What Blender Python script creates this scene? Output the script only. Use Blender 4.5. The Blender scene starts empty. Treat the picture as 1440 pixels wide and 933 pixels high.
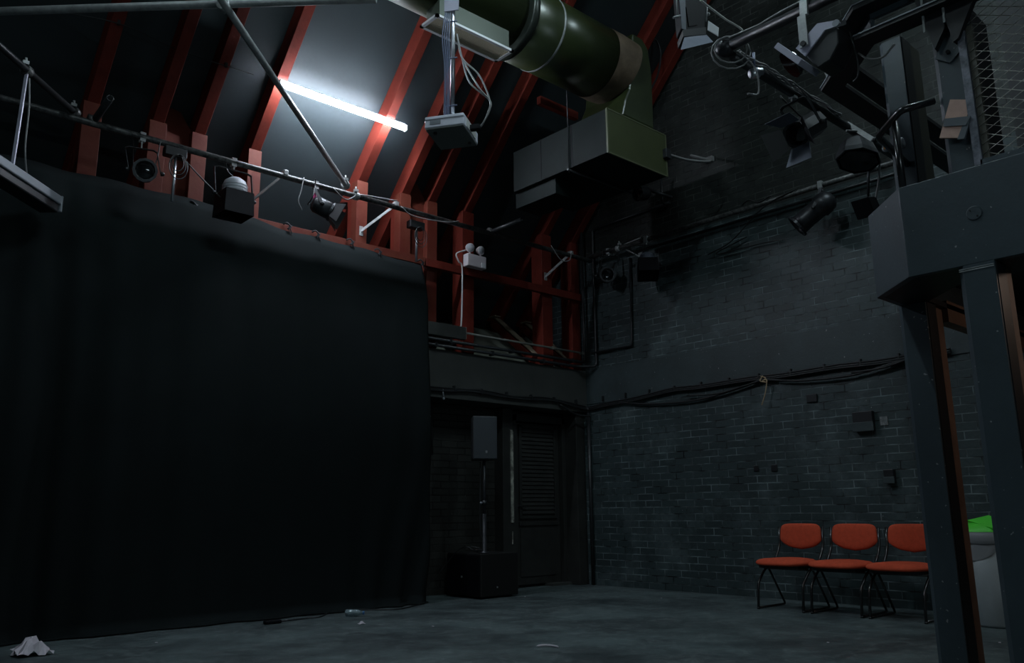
import bpy, bmesh, math, random
from mathutils import Vector, Matrix, noise
random.seed(7)
PI = math.pi
sc = bpy.context.scene
C = bpy.data.collections.new('room'); sc.collection.children.link(C)

# ------------------------------------------------------------------ camera
CAMH = 0.867
YAW, PITCH, ROLL, FPX = math.radians(47.92527), math.radians(12.23414), math.radians(-0.61829), 1166.42
fwd = Vector((math.cos(PITCH)*math.cos(YAW), math.cos(PITCH)*math.sin(YAW), math.sin(PITCH)))
r0 = fwd.cross(Vector((0, 0, 1))).normalized(); u0 = r0.cross(fwd)
right = math.cos(ROLL)*r0 + math.sin(ROLL)*u0
up = -math.sin(ROLL)*r0 + math.cos(ROLL)*u0
cam = bpy.data.cameras.new('camera'); camo = bpy.data.objects.new('camera', cam); C.objects.link(camo)
camo.matrix_world = Matrix(((right.x, up.x, -fwd.x, 0), (right.y, up.y, -fwd.y, 0), (right.z, up.z, -fwd.z, CAMH), (0, 0, 0, 1)))
cam.sensor_width = 36; cam.lens = FPX*36/1440; cam.clip_start = 0.05; cam.clip_end = 100
sc.camera = camo
def P(px, py, ax, val):
    """the point of the photograph px,py on the plane axis=val"""
    d = fwd + right*((px-720)/FPX) + up*((466.5-py)/FPX)
    o = Vector((0, 0, CAMH)); return o + d*((val-o[ax])/d[ax])

# ------------------------------------------------------------------ world, exposure, light strengths
w = bpy.data.worlds.new('world'); sc.world = w; w.use_nodes = True
w.node_tree.nodes['Background'].inputs[0].default_value = (0.6, 0.8, 1, 1)
w.node_tree.nodes['Background'].inputs[1].default_value = 0.0
sc.view_settings.view_transform = 'Standard'; sc.view_settings.look = 'None'
sc.view_settings.exposure = 0.0; sc.view_settings.gamma = 1; sc.view_settings.use_curve_mapping = False
TUBE = 180.0          # emission of the visible batten
TUBE2 = 190.0         # the other battens of the room
TUBE3 = 75.0
WARM = 34.0          # bulkhead lamp under the balcony

# ------------------------------------------------------------------ materials
def mat(name, col, rough=0.6, metal=0.0, var=0.0, vscale=6.0, bump=0.0, bscale=40.0, col2=None, spec=0.5, emit=None, es=0.0,
        trans=0.0, specks=0.0):
    m = bpy.data.materials.new(name); m.use_nodes = True
    nt = m.node_tree; b = nt.nodes['Principled BSDF']
    b.inputs['Base Color'].default_value = (*col, 1); b.inputs['Roughness'].default_value = rough
    b.inputs['Metallic'].default_value = metal; b.inputs['Specular IOR Level'].default_value = spec
    b.inputs['Transmission Weight'].default_value = trans
    if emit: b.inputs['Emission Color'].default_value = (*emit, 1); b.inputs['Emission Strength'].default_value = es
    tc = nt.nodes.new('ShaderNodeTexCoord'); out = None
    if var or col2:
        n = nt.nodes.new('ShaderNodeTexNoise'); n.inputs['Scale'].default_value = vscale; n.inputs['Detail'].default_value = 6
        n.inputs['Roughness'].default_value = 0.65
        nt.links.new(tc.outputs['Object'], n.inputs['Vector'])
        r = nt.nodes.new('ShaderNodeValToRGB'); r.color_ramp.elements[0].position = 0.35; r.color_ramp.elements[1].position = 0.68
        c2 = col2 if col2 else tuple(min(1, c*(1+var)) for c in col)
        c1 = col if col2 else tuple(c*(1-var) for c in col)
        r.color_ramp.elements[0].color = (*c1, 1); r.color_ramp.elements[1].color = (*c2, 1)
        nt.links.new(n.outputs['Fac'], r.inputs['Fac']); out = r.outputs['Color']
    if specks:
        n = nt.nodes.new('ShaderNodeTexNoise'); n.inputs['Scale'].default_value = 38; n.inputs['Detail'].default_value = 2
        nt.links.new(tc.outputs['Object'], n.inputs['Vector'])
        r = nt.nodes.new('ShaderNodeMapRange'); r.inputs['From Min'].default_value = 0.72; r.inputs['From Max'].default_value = 0.76
        nt.links.new(n.outputs['Fac'], r.inputs['Value'])
        mx = nt.nodes.new('ShaderNodeMix'); mx.data_type = 'RGBA'
        if out: nt.links.new(out, mx.inputs['A'])
        else: mx.inputs['A'].default_value = (*col, 1)
        mx.inputs['B'].default_value = (specks, specks, specks, 1); nt.links.new(r.outputs['Result'], mx.inputs['Factor'])
        out = mx.outputs['Result']
    if out: nt.links.new(out, b.inputs['Base Color'])
    if bump:
        n = nt.nodes.new('ShaderNodeTexNoise'); n.inputs['Scale'].default_value = bscale; n.inputs['Detail'].default_value = 5
        nt.links.new(tc.outputs['Object'], n.inputs['Vector'])
        bp = nt.nodes.new('ShaderNodeBump'); bp.inputs['Strength'].default_value = bump; bp.inputs['Distance'].default_value = 0.01
        nt.links.new(n.outputs['Fac'], bp.inputs['Height']); nt.links.new(bp.outputs['Normal'], b.inputs['Normal'])
    return m

def brick_mat(name, axis, base, chalk, chalkamt=1.0):
    """painted brick; axis = 0 for a wall in x=const (bricks run along y), 1 for y=const"""
    m = bpy.data.materials.new(name); m.use_nodes = True
    nt = m.node_tree; N = nt.nodes; L = nt.links; b = N['Principled BSDF']
    b.inputs['Roughness'].default_value = 0.5; b.inputs['Specular IOR Level'].default_value = 0.45
    tc = N.new('ShaderNodeTexCoord'); sp = N.new('ShaderNodeSeparateXYZ'); L.new(tc.outputs['Object'], sp.inputs[0])
    cb = N.new('ShaderNodeCombineXYZ'); L.new(sp.outputs['Y' if axis == 0 else 'X'], cb.inputs['X']); L.new(sp.outputs['Z'], cb.inputs['Y'])
    wob = N.new('ShaderNodeTexNoise'); wob.inputs['Scale'].default_value = 9; L.new(tc.outputs['Object'], wob.inputs['Vector'])
    ms = N.new('ShaderNodeVectorMath'); ms.operation = 'MULTIPLY_ADD'; L.new(wob.outputs['Color'], ms.inputs[0])
    ms.inputs[1].default_value = (0.008, 0.008, 0); L.new(cb.outputs[0], ms.inputs[2])
    br = N.new('ShaderNodeTexBrick'); L.new(ms.outputs[0], br.inputs['Vector'])
    br.inputs['Scale'].default_value = 1.0; br.inputs['Brick Width'].default_value = 0.225; br.inputs['Row Height'].default_value = 0.075
    br.inputs['Mortar Size'].default_value = 0.0055; br.inputs['Mortar Smooth'].default_value = 0.35; br.inputs['Bias'].default_value = 0
    br.offset = 0.5; br.inputs['Color1'].default_value = (0.8, 0.8, 0.8, 1); br.inputs['Color2'].default_value = (1.2, 1.2, 1.2, 1)
    # wear: chalky patches and worn joint edges
    n1 = N.new('ShaderNodeTexNoise'); n1.inputs['Scale'].default_value = 1.9; n1.inputs['Detail'].default_value = 7; n1.inputs['Roughness'].default_value = 0.7
    L.new(tc.outputs['Object'], n1.inputs['Vector'])
    mr = N.new('ShaderNodeMapRange'); mr.inputs['From Min'].default_value = 0.51; mr.inputs['From Max'].default_value = 0.74
    mr.inputs['To Max'].default_value = 0.36*chalkamt; L.new(n1.outputs['Fac'], mr.inputs['Value'])
    n2 = N.new('ShaderNodeTexNoise'); n2.inputs['Scale'].default_value = 5; n2.inputs['Detail'].default_value = 6
    L.new(tc.outputs['Object'], n2.inputs['Vector'])
    mr2 = N.new('ShaderNodeMapRange'); mr2.inputs['From Min'].default_value = 0.38; mr2.inputs['From Max'].default_value = 0.66
    mr2.inputs['To Max'].default_value = 0.95*chalkamt; L.new(n2.outputs['Fac'], mr2.inputs['Value'])
    jt = N.new('ShaderNodeMath'); jt.operation = 'MULTIPLY'; L.new(br.outputs['Fac'], jt.inputs[0]); L.new(mr2.outputs['Result'], jt.inputs[1])
    ad = N.new('ShaderNodeMath'); ad.operation = 'ADD'; ad.use_clamp = True; L.new(mr.outputs['Result'], ad.inputs[0]); L.new(jt.outputs[0], ad.inputs[1])
    n3 = N.new('ShaderNodeTexNoise'); n3.inputs['Scale'].default_value = 46; n3.inputs['Detail'].default_value = 2; L.new(tc.outputs['Object'], n3.inputs['Vector'])
    mr3 = N.new('ShaderNodeMapRange'); mr3.inputs['From Min'].default_value = 0.76; mr3.inputs['From Max'].default_value = 0.80; L.new(n3.outputs['Fac'], mr3.inputs['Value'])
    mul = N.new('ShaderNodeMix'); mul.data_type = 'RGBA'; mul.blend_type = 'MULTIPLY'; mul.inputs['Factor'].default_value = 1
    mul.inputs['A'].default_value = (*base, 1); L.new(br.outputs['Color'], mul.inputs['B'])
    mx = N.new('ShaderNodeMix'); mx.data_type = 'RGBA'; L.new(ad.outputs[0], mx.inputs['Factor'])
    L.new(mul.outputs['Result'], mx.inputs['A']); mx.inputs['B'].default_value = (*chalk, 1)
    mx2 = N.new('ShaderNodeMix'); mx2.data_type = 'RGBA'; L.new(mr3.outputs['Result'], mx2.inputs['Factor'])
    L.new(mx.outputs['Result'], mx2.inputs['A']); mx2.inputs['B'].default_value = (0.35, 0.35, 0.35, 1)
    L.new(mx2.outputs['Result'], b.inputs['Base Color'])
    # relief
    inv = N.new('ShaderNodeMath'); inv.operation = 'SUBTRACT'; inv.inputs[0].default_value = 1; L.new(br.outputs['Fac'], inv.inputs[1])
    sm = N.new('ShaderNodeTexNoise'); sm.inputs['Scale'].default_value = 28; sm.inputs['Detail'].default_value = 5; L.new(tc.outputs['Object'], sm.inputs['Vector'])
    ma = N.new('ShaderNodeMath'); ma.operation = 'MULTIPLY_ADD'; ma.inputs[1].default_value = 0.30; L.new(sm.outputs['Fac'], ma.inputs[0]); L.new(inv.outputs[0], ma.inputs[2])
    bp = N.new('ShaderNodeBump'); bp.inputs['Strength'].default_value = 1.0; bp.inputs['Distance'].default_value = 0.013
    L.new(ma.outputs[0], bp.inputs['Height']); L.new(bp.outputs['Normal'], b.inputs['Normal'])
    return m

def floor_mat():
    m = bpy.data.materials.new('painted_floor'); m.use_nodes = True
    nt = m.node_tree; N = nt.nodes; L = nt.links; b = N['Principled BSDF']
    b.inputs['Specular IOR Level'].default_value = 0.4
    tc = N.new('ShaderNodeTexCoord')
    def nz(scale, det, lo, hi, to, dist=0):
        n = N.new('ShaderNodeTexNoise'); n.inputs['Scale'].default_value = scale; n.inputs['Detail'].default_value = det; n.inputs['Roughness'].default_value = 0.7
        n.inputs['Distortion'].default_value = dist; L.new(tc.outputs['Object'], n.inputs['Vector'])
        r = N.new('ShaderNodeMapRange'); r.inputs['From Min'].default_value = lo; r.inputs['From Max'].default_value = hi; r.inputs['To Max'].default_value = to
        L.new(n.outputs['Fac'], r.inputs['Value']); return r.outputs['Result']
    cur = None
    for fac, colr in ((nz(1.3, 8, 0.40, 0.60, 1, 0.4), (0.088, 0.118, 0.120)), (nz(6, 9, 0.50, 0.68, 0.8, 1.5), (0.15, 0.18, 0.18)),
                      (nz(0.9, 6, 0.50, 0.66, 0.8), (0.020, 0.028, 0.031)), (nz(30, 3, 0.68, 0.76, 0.8), (0.34, 0.36, 0.36))):
        mx = N.new('ShaderNodeMix'); mx.data_type = 'RGBA'; L.new(fac, mx.inputs['Factor'])
        if cur: L.new(cur, mx.inputs['A'])
        else: mx.inputs['A'].default_value = (0.046, 0.060, 0.063, 1)
        mx.inputs['B'].default_value = (*colr, 1); cur = mx.outputs['Result']
    L.new(cur, b.inputs['Base Color'])
    rr = nz(5, 6, 0.3, 0.7, 1); r2 = N.new('ShaderNodeMapRange'); r2.inputs['To Min'].default_value = 0.42; r2.inputs['To Max'].default_value = 0.68
    L.new(rr, r2.inputs['Value']); L.new(r2.outputs['Result'], b.inputs['Roughness'])
    n = N.new('ShaderNodeTexNoise'); n.inputs['Scale'].default_value = 60; n.inputs['Detail'].default_value = 4; L.new(tc.outputs['Object'], n.inputs['Vector'])
    bp = N.new('ShaderNodeBump'); bp.inputs['Strength'].default_value = 0.25; bp.inputs['Distance'].default_value = 0.004
    L.new(n.outputs['Fac'], bp.inputs['Height']); L.new(bp.outputs['Normal'], b.inputs['Normal'])
    return m

M = dict(
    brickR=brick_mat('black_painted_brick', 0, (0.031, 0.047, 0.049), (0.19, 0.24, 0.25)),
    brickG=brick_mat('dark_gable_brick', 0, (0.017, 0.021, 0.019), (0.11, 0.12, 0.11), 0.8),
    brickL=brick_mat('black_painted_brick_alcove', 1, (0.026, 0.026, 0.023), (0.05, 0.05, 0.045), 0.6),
    render=mat('black_painted_render', (0.032, 0.047, 0.050), 0.55, var=0.2, vscale=3, bump=0.15, specks=0.3),
    beam=mat('grey_painted_beam', (0.045, 0.047, 0.044), 0.6, var=0.15, vscale=3, bump=0.15),
    floor=floor_mat(),
    roof=mat('dark_roof_lining', (0.014, 0.021, 0.0235), 0.6, var=0.12, vscale=2, bump=0.1, bscale=8),
    red=mat('red_painted_timber', (0.125, 0.018, 0.011), 0.6, spec=0.2, var=0.22, vscale=5, bump=0.15, bscale=25),
    redpale=mat('worn_red_timber', (0.098, 0.016, 0.010), 0.6, spec=0.2, col2=(0.13, 0.034, 0.020), vscale=4, bump=0.15, bscale=25),
    paleply=mat('bare_ply', (0.22, 0.17, 0.12), 0.7, var=0.15),
    curtain=mat('black_serge', (0.0056, 0.0084, 0.0088), 0.92, var=0.1, vscale=3, bump=0.1, bscale=300, spec=0.15),
    tie=mat('black_tape', (0.008, 0.009, 0.012), 0.7),
    steel=mat('worn_black_scaffold_pipe', (0.018, 0.019, 0.02), 0.42, metal=0.35, col2=(0.17, 0.17, 0.165), vscale=26, bump=0.2, spec=0.6),
    steelblk=mat('black_pipe', (0.02, 0.022, 0.024), 0.4, metal=0.2, var=0.3, vscale=20),
    galv=mat('galvanised_pipe', (0.34, 0.35, 0.35), 0.42, metal=0.2, var=0.25, vscale=14),
    alu=mat('bright_steel', (0.55, 0.56, 0.6), 0.3, metal=0.9, var=0.1),
    greybar=mat('grey_bar', (0.22, 0.235, 0.26), 0.5, metal=0.3),
    black=mat('black_enamel', (0.012, 0.013, 0.015), 0.42, var=0.2, vscale=12),
    blackm=mat('satin_black_metal', (0.03, 0.032, 0.036), 0.38, metal=0.4, var=0.3, vscale=15),
    blk2=mat('matt_black', (0.004, 0.004, 0.006), 0.6, spec=0.15),
    bluegrey=mat('grey_blue_leaf', (0.11, 0.125, 0.16), 0.5, var=0.1),
    lavender=mat('lavender_grey_metal', (0.42, 0.41, 0.50), 0.4, metal=0.2, var=0.08),
    whitepaint=mat('white_enamel', (0.72, 0.73, 0.75), 0.4, var=0.04),
    projw=mat('projector_plastic', (0.62, 0.62, 0.70), 0.45, var=0.04),
    projg=mat('projector_underside', (0.13, 0.14, 0.135), 0.6, var=0.06),
    pink=mat('pink_tape', (0.70, 0.10, 0.30), 0.6),
    orange=mat('orange_tape', (0.75, 0.30, 0.05), 0.6),
    lens=mat('dark_lens', (0.004, 0.004, 0.005), 0.08, spec=0.8),
    reflector=mat('grey_reflector_dome', (0.24, 0.25, 0.27), 0.45, var=0.1),
    duct=mat('green_duct', (0.026, 0.036, 0.012), 0.30, metal=0.1, var=0.22, vscale=4, bump=0.05, bscale=5, spec=0.8),
    ductjoint=mat('brown_duct_mastic', (0.085, 0.058, 0.035), 0.6, col2=(0.16, 0.115, 0.075), vscale=7, bump=0.3),
    boxgalv=mat('galvanised_sheet', (0.006, 0.010, 0.0095), 0.6, col2=(0.011, 0.017, 0.016), vscale=3, spec=0.12),
    boxgreen=mat('green_sheet', (0.048, 0.058, 0.020), 0.45, var=0.1, vscale=3),
    grille=mat('beige_grille', (0.62, 0.55, 0.40), 0.6), grilleback=mat('grille_dark', (0.40, 0.36, 0.26), 0.8),
    balc=mat('blue_grey_gloss_paint', (0.043, 0.060, 0.071), 0.45, var=0.12, vscale=3, bump=0.08, specks=0.3),
    balcblk=mat('black_board', (0.008, 0.008, 0.010), 0.5, specks=0.10),
    brown=mat('brown_timber', (0.15, 0.088, 0.062), 0.6, var=0.2, vscale=5, bump=0.15),
    olive=mat('olive_timber', (0.050, 0.048, 0.032), 0.6, var=0.15),
    rawply=mat('pinkish_plywood', (0.50, 0.31, 0.25), 0.65, var=0.15, vscale=9),
    greytape=mat('grey_gaffer', (0.10, 0.115, 0.13), 0.5),
    wire=mat('galvanised_mesh_wire', (0.34, 0.33, 0.29), 0.5, metal=0.3),
    chairfab=mat('red_wool_fabric', (0.58, 0.088, 0.042), 0.9, var=0.10, vscale=30, bump=0.25, bscale=260, spec=0.15),
    chairblk=mat('black_tube', (0.012, 0.012, 0.013), 0.25, spec=0.7),
    bin=mat('grey_plastic', (0.24, 0.27, 0.28), 0.5, var=0.05), bindark=mat('grey_plastic_rim', (0.16, 0.17, 0.18), 0.5, var=0.05),
    green=mat('green_plastic', (0.08, 0.60, 0.04), 0.5),
    bag=mat('clear_bin_bag', (0.22, 0.23, 0.24), 0.25),
    cable=mat('black_cable', (0.012, 0.013, 0.014), 0.5), cableg=mat('grey_cable', (0.22, 0.22, 0.22), 0.5), cablew=mat('white_cable', (0.55, 0.55, 0.53), 0.5),
    cableb=mat('blue_grey_cable', (0.12, 0.14, 0.22), 0.45),
    straw=mat('raffia', (0.42, 0.30, 0.18), 0.8),
    door=mat('dark_door_paint', (0.026, 0.026, 0.024), 0.5, var=0.25, vscale=6, bump=0.2),
    strip=mat('worn_white_strip', (0.10, 0.095, 0.085), 0.6, col2=(0.62, 0.60, 0.52), vscale=12),
    speaker=mat('speaker_paint', (0.018, 0.020, 0.022), 0.55), speakerg=mat('speaker_grille', (0.026, 0.032, 0.038), 0.5, bump=0.3, bscale=400),
    sub=mat('subwoofer_paint', (0.003, 0.003, 0.003), 0.6), badge=mat('silver_badge', (0.5, 0.5, 0.5), 0.3, metal=0.7),
    paper=mat('crumpled_paper', (0.55, 0.50, 0.55), 0.8, var=0.08), plastic=mat('clear_bottle', (0.65, 0.8, 0.85), 0.1, trans=0.8),
    bottlecap=mat('blue_cap', (0.05, 0.15, 0.35), 0.4),
    emtop=mat('emergency_box', (0.66, 0.60, 0.62), 0.5), emlens=mat('emergency_lens', (0.5, 0.52, 0.55), 0.15, spec=0.8),
    tube=mat('lit_tube', (0.9, 0.9, 0.9), 0.5, emit=(0.78, 0.87, 1.0), es=TUBE), tube2=mat('lit_tube_far', (0.9, 0.9, 0.9), 0.5, emit=(0.73, 0.92, 1.0), es=TUBE2),
    tube3=mat('lit_tube_dim', (0.9, 0.9, 0.9), 0.5, emit=(0.73, 0.92, 1.0), es=TUBE3),
    warm=mat('warm_lamp', (0.9, 0.8, 0.6), 0.5, emit=(1.0, 0.75, 0.60), es=WARM),
)

# ------------------------------------------------------------------ mesh helpers
def V(*a): return Vector(a)
class MB:
    def __init__(s): s.v = []; s.f = []; s.sm = []
    def add(s, vs, fs, smooth=False):
        o = len(s.v); s.v += [Vector(v) for v in vs]; s.f += [tuple(i+o for i in f) for f in fs]; s.sm += [smooth]*len(fs); return s
    def box(s, lo, hi, R=None):
        x0, y0, z0 = lo; x1, y1, z1 = hi
        vs = [V(x, y, z) for z in (z0, z1) for x, y in ((x0, y0), (x1, y0), (x1, y1), (x0, y1))]
        if R: vs = [R @ v for v in vs]
        return s.add(vs, [(3, 2, 1, 0), (4, 5, 6, 7), (0, 1, 5, 4), (1, 2, 6, 5), (2, 3, 7, 6), (3, 0, 4, 7)])
    def bar(s, a, b, wd, ht, upv=V(0, 0, 1)):
        """rectangular bar from a to b, wd across, ht along upv"""
        a = Vector(a); b = Vector(b); d = (b-a).normalized(); sd = d.cross(upv).normalized(); u = sd.cross(d)
        vs = [p + sd*(i*wd/2) + u*(j*ht/2) for p in (a, b) for i, j in ((-1, -1), (1, -1), (1, 1), (-1, 1))]
        return s.add(vs, [(0, 1, 2, 3), (7, 6, 5, 4), (0, 4, 5, 1), (1, 5, 6, 2), (2, 6, 7, 3), (3, 7, 4, 0)])
    def prism(s, poly, vec):
        """extrude a planar polygon by vec"""
        n = len(poly); vec = Vector(vec); vs = [Vector(p) for p in poly] + [Vector(p)+vec for p in poly]
        return s.add(vs, [tuple(range(n)), tuple(range(2*n-1, n-1, -1))] + [(i, i+n, (i+1) % n+n, (i+1) % n) for i in range(n)])
    def tube(s, pts, r, n=8, caps=True, smooth=True):
        pts = [Vector(p) for p in pts]; rs = r if isinstance(r, (list, tuple)) else [r]*len(pts)
        t = [(pts[min(i+1, len(pts)-1)]-pts[max(i-1, 0)]).normalized() for i in range(len(pts))]
        nn = t[0].orthogonal().normalized(); vs = []
        for i, p in enumerate(pts):
            nn = (nn - t[i]*nn.dot(t[i])).normalized(); bb = t[i].cross(nn)
            # keep the width of the tube at bends
            for k in range(n):
                a = 2*PI*k/n; vs.append(p + (nn*math.cos(a)+bb*math.sin(a))*rs[i])
        fs = [(i*n+k, i*n+(k+1) % n, (i+1)*n+(k+1) % n, (i+1)*n+k) for i in range(len(pts)-1) for k in range(n)]
        s.add(vs, fs, smooth)
        if caps: s.add(vs[:n], [tuple(range(n-1, -1, -1))]); s.add(vs[-n:], [tuple(range(n))])
        return s
    def cable(s, pts, r, n=6, sub=6): return s.tube(crom(pts, sub), r, n)
    def lathe(s, prof, M4, n=20, smooth=True, a0=0, closed=False):
        """prof: (radius, height) pairs along the local z of M4"""
        vs = [M4 @ V(r*math.cos(2*PI*k/n+a0), r*math.sin(2*PI*k/n+a0), h) for r, h in prof for k in range(n)]
        m = len(prof)
        fs = [(i*n+k, i*n+(k+1) % n, (i+1)*n+(k+1) % n, (i+1)*n+k) for i in range(m-1) for k in range(n)]
        s.add(vs, fs, smooth)
        if prof[0][0] > 1e-5 and closed: s.add(vs[:n], [tuple(range(n-1, -1, -1))])
        if prof[-1][0] > 1e-5 and closed: s.add(vs[-n:], [tuple(range(n))])
        return s
    def sphere(s, c, r, n=12, sc3=(1, 1, 1)):
        prof = [(r*math.sin(PI*i/n), -r*math.cos(PI*i/n)) for i in range(n+1)]
        prof[0] = (1e-6, prof[0][1]); prof[-1] = (1e-6, prof[-1][1])
        return s.lathe(prof, Matrix.Translation(c) @ Matrix.Diagonal((*sc3, 1)), 2*n)
    def build(s, name, m, parent=None, bevel=0, seg=2, origin=None):
        me = bpy.data.meshes.new(name); o0 = Vector(origin) if origin is not None else None
        vs = [v - o0 for v in s.v] if o0 else s.v
        me.from_pydata([tuple(v) for v in vs], [], s.f); me.materials.append(M[m] if isinstance(m, str) else m)
        me.polygons.foreach_set('use_smooth', s.sm)
        bm = bmesh.new(); bm.from_mesh(me); bmesh.ops.remove_doubles(bm, verts=bm.verts, dist=1e-5); bmesh.ops.recalc_face_normals(bm, faces=bm.faces)
        if bevel: bmesh.ops.bevel(bm, geom=[e for e in bm.edges if len(e.link_faces) == 2 and e.calc_face_angle(0) > 0.6], offset=bevel, segments=seg, affect='EDGES', profile=0.5)
        bm.to_mesh(me); bm.free(); me.update()
        o = bpy.data.objects.new(name, me); C.objects.link(o)
        if o0: o.location = o0
        if parent:
            o.parent = parent
            if not o0:
                o.location = -world_loc(parent)      # geometry given in world coordinates
        return o
def world_loc(o):
    l = Vector(o.location)
    while o.parent: o = o.parent; l += Vector(o.location)
    return l
def crom(pts, sub=6):
    p = [Vector(q) for q in pts]; p = [2*p[0]-p[1]] + p + [2*p[-1]-p[-2]]; out = []
    for i in range(1, len(p)-2):
        for k in range(sub):
            t = k/sub
            out.append(0.5*((2*p[i])+(p[i+1]-p[i-1])*t+(2*p[i-1]-5*p[i]+4*p[i+1]-p[i+2])*t*t+(3*p[i]-p[i-1]-3*p[i+1]+p[i+2])*t**3))
    out.append(p[-2]); return out
def bend(pts, r=0.05, n=4):
    """round the corners of a polyline"""
    p = [Vector(q) for q in pts]; out = [p[0]]
    for i in range(1, len(p)-1):
        a = p[i] + (p[i-1]-p[i]).normalized()*min(r, (p[i-1]-p[i]).length*.45); c = p[i] + (p[i+1]-p[i]).normalized()*min(r, (p[i+1]-p[i]).length*.45)
        for k in range(n+1):
            t = k/n; out.append(a*(1-t)**2 + p[i]*2*t*(1-t) + c*t*t)
    out.append(p[-1]); return out
def frame(o, z, x=None):
    """4x4 with local z along z"""
    z = Vector(z).normalized(); x = Vector(x) if x is not None else z.orthogonal(); y = z.cross(x).normalized(); x = y.cross(z)
    return Matrix(((x.x, y.x, z.x, o[0]), (x.y, y.y, z.y, o[1]), (x.z, y.z, z.z, o[2]), (0, 0, 0, 1)))
def tag(o, label, cat, group=None):
    o['label'] = label; o['category'] = cat
    if group: o['group'] = group
    return o
def thing(name, loc, label, cat, group=None):
    o = bpy.data.objects.new(name, None); C.objects.link(o); o.location = loc; o.empty_display_size = 0.1
    return tag(o, label, cat, group)
def struct(o): o['kind'] = 'structure'; return o
def dup(root, loc):
    r = root.copy(); C.objects.link(r); r.location = loc
    for ch in list(root.children):
        c = ch.copy(); C.objects.link(c); c.parent = r
        for g in ch.children:
            d = g.copy(); C.objects.link(d); d.parent = c
    return r

# ------------------------------------------------------------------ the room
XW, YW = 7.616, 7.043          # brick wall, beam face
XB, YB = -3.2, -2.2            # walls behind the camera
RY = (YW+YB)/2                 # ridge
def zr(y, off=0.0):            # underside of the rafters (offset measured vertically)
    yy = y if y >= RY else 2*RY-y
    return 4.27 + 1.07*(7.1-yy) + off
struct(MB().box((XB, YB, -0.12), (XW, 7.46, 0)).build('floor', 'floor'))
# right brick wall with its smooth render band
def wallR(z0, z1, m, n, x=XW):
    ys = [YB, 7.42] if z0 < 2.0 else [YB, 8.6]
    return struct(MB().box((x, ys[0], z0), (x+.2, ys[1], z1)).build(n, m))
wallR(0, 2.16, 'brickR', 'wall_right_lower')
wallR(2.16, 2.59, 'render', 'wall_right_band', XW-0.012)
g = MB(); zt = zr(RY, .3)
zq = 7.1-(4.0-4.27-.3)/1.07      # where the roof meets z = 4.0
g.prism([(XW, YB, 2.59), (XW, 8.6, 2.59), (XW, 8.6, 3.0), (XW, zq, 4.0), (XW, YB, 4.0)], (.2, 0, 0))
struct(g.build('wall_right_upper', 'brickR'))
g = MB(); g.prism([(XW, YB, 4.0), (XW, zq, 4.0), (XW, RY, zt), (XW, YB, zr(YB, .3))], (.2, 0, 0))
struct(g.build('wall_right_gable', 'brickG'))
g = MB(); g.prism([(XB, YB, 0), (XB, 8.6, 0), (XB, 8.6, 3.3), (XB, RY, zt), (XB, YB, zr(YB, .3))], (-.2, 0, 0))
struct(g.build('wall_back', 'render'))
struct(MB().box((XB, YB-.2, 0), (XW, YB, zr(YB, .25))).build('wall_near', 'render'))
# left wall: plain wall behind the curtain, alcove with door, beam on top
struct(MB().box((XB, YW+.02, 0), (5.02, 7.42, 2.06)).build('wall_left', 'render'))
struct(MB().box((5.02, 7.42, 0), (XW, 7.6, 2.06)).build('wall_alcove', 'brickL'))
struct(MB().box((XB, YW, 2.06), (XW, 7.42, 2.585)).build('trim_beam', 'beam', bevel=.006))
struct(MB().box((7.46, YW+.06, 0), (XW, 7.42, 2.06)).build('trim_corner_pier', 'door', bevel=.004))
# loft: sloping coving panel and outer wall
struct(MB().prism([(XB, 7.26, 2.585), (XB, 8.16, 3.215), (XB, 8.20, 3.16), (XB, 7.34, 2.555)], (XW-XB, 0, 0)).build('wall_coving', mat('grey_board', (0.24, 0.25, 0.21), 0.7, var=0.1)))
struct(MB().box((XB, 8.12, 3.215), (XW, 8.22, 3.32)).build('trim_wall_plate', 'blk2'))
# roof linings
e = 0.27
struct(MB().prism([(XB, 8.7, zr(8.7, e)), (XB, RY, zr(RY, e)), (XB, RY, zr(RY, e+.1)), (XB, 8.7, zr(8.7, e+.1))], (XW-XB, 0, 0)).build('ceiling_left_slope', 'roof'))
struct(MB().prism([(XB, YB-.3, zr(YB-.3, e)), (XB, RY, zr(RY, e)), (XB, RY, zr(RY, e+.1)), (XB, YB-.3, zr(YB-.3, e+.1))], (XW-XB, 0, 0)).build('ceiling_right_slope', 'roof'))

# ------------------------------------------------------------------ roof timbers: posts, rafters, struts
POST = [(1.62, .15, 'leftmost red timber post above the curtain, under the open stub of pipe', 'leftmost red rafter, sloping up from the leftmost post'),
        (2.155, .15, 'left red post of the plywood-backed pair above the curtain at the left', 'red rafter rising from the left post of the left plywood pair'),
        (2.53, .14, 'right red post of the plywood-backed pair above the curtain at the left', 'red rafter rising from the right post of the left plywood pair'),
        (3.07, .13, 'single red post beside the hooded flood lamp with the grey dome', 'red rafter running up behind the left end of the lit tube'),
        (4.26, .13, 'single red post where the diagonal pipe meets the long pipe', 'red rafter crossing behind the right end of the lit tube'),
        (4.80, .14, 'left red post of the plywood-backed pair in the middle of the loft', 'red rafter passing behind the projector pole, just left of it'),
        (5.16, .14, 'right red post of the middle plywood pair, at the curtain edge', 'red rafter passing behind the projector body'),
        (5.66, .17, 'single red post behind the white twin-head emergency light', 'red rafter ending beside the left end of the hanging duct box'),
        (6.92, .17, 'red post near the corner with a steel bracket to the pipe', 'dark red rafter rising behind the big round duct elbow'),
        (7.44, .15, 'last red post, tight against the brick wall corner', 'dark red rafter running up along the brick gable wall')]
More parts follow.
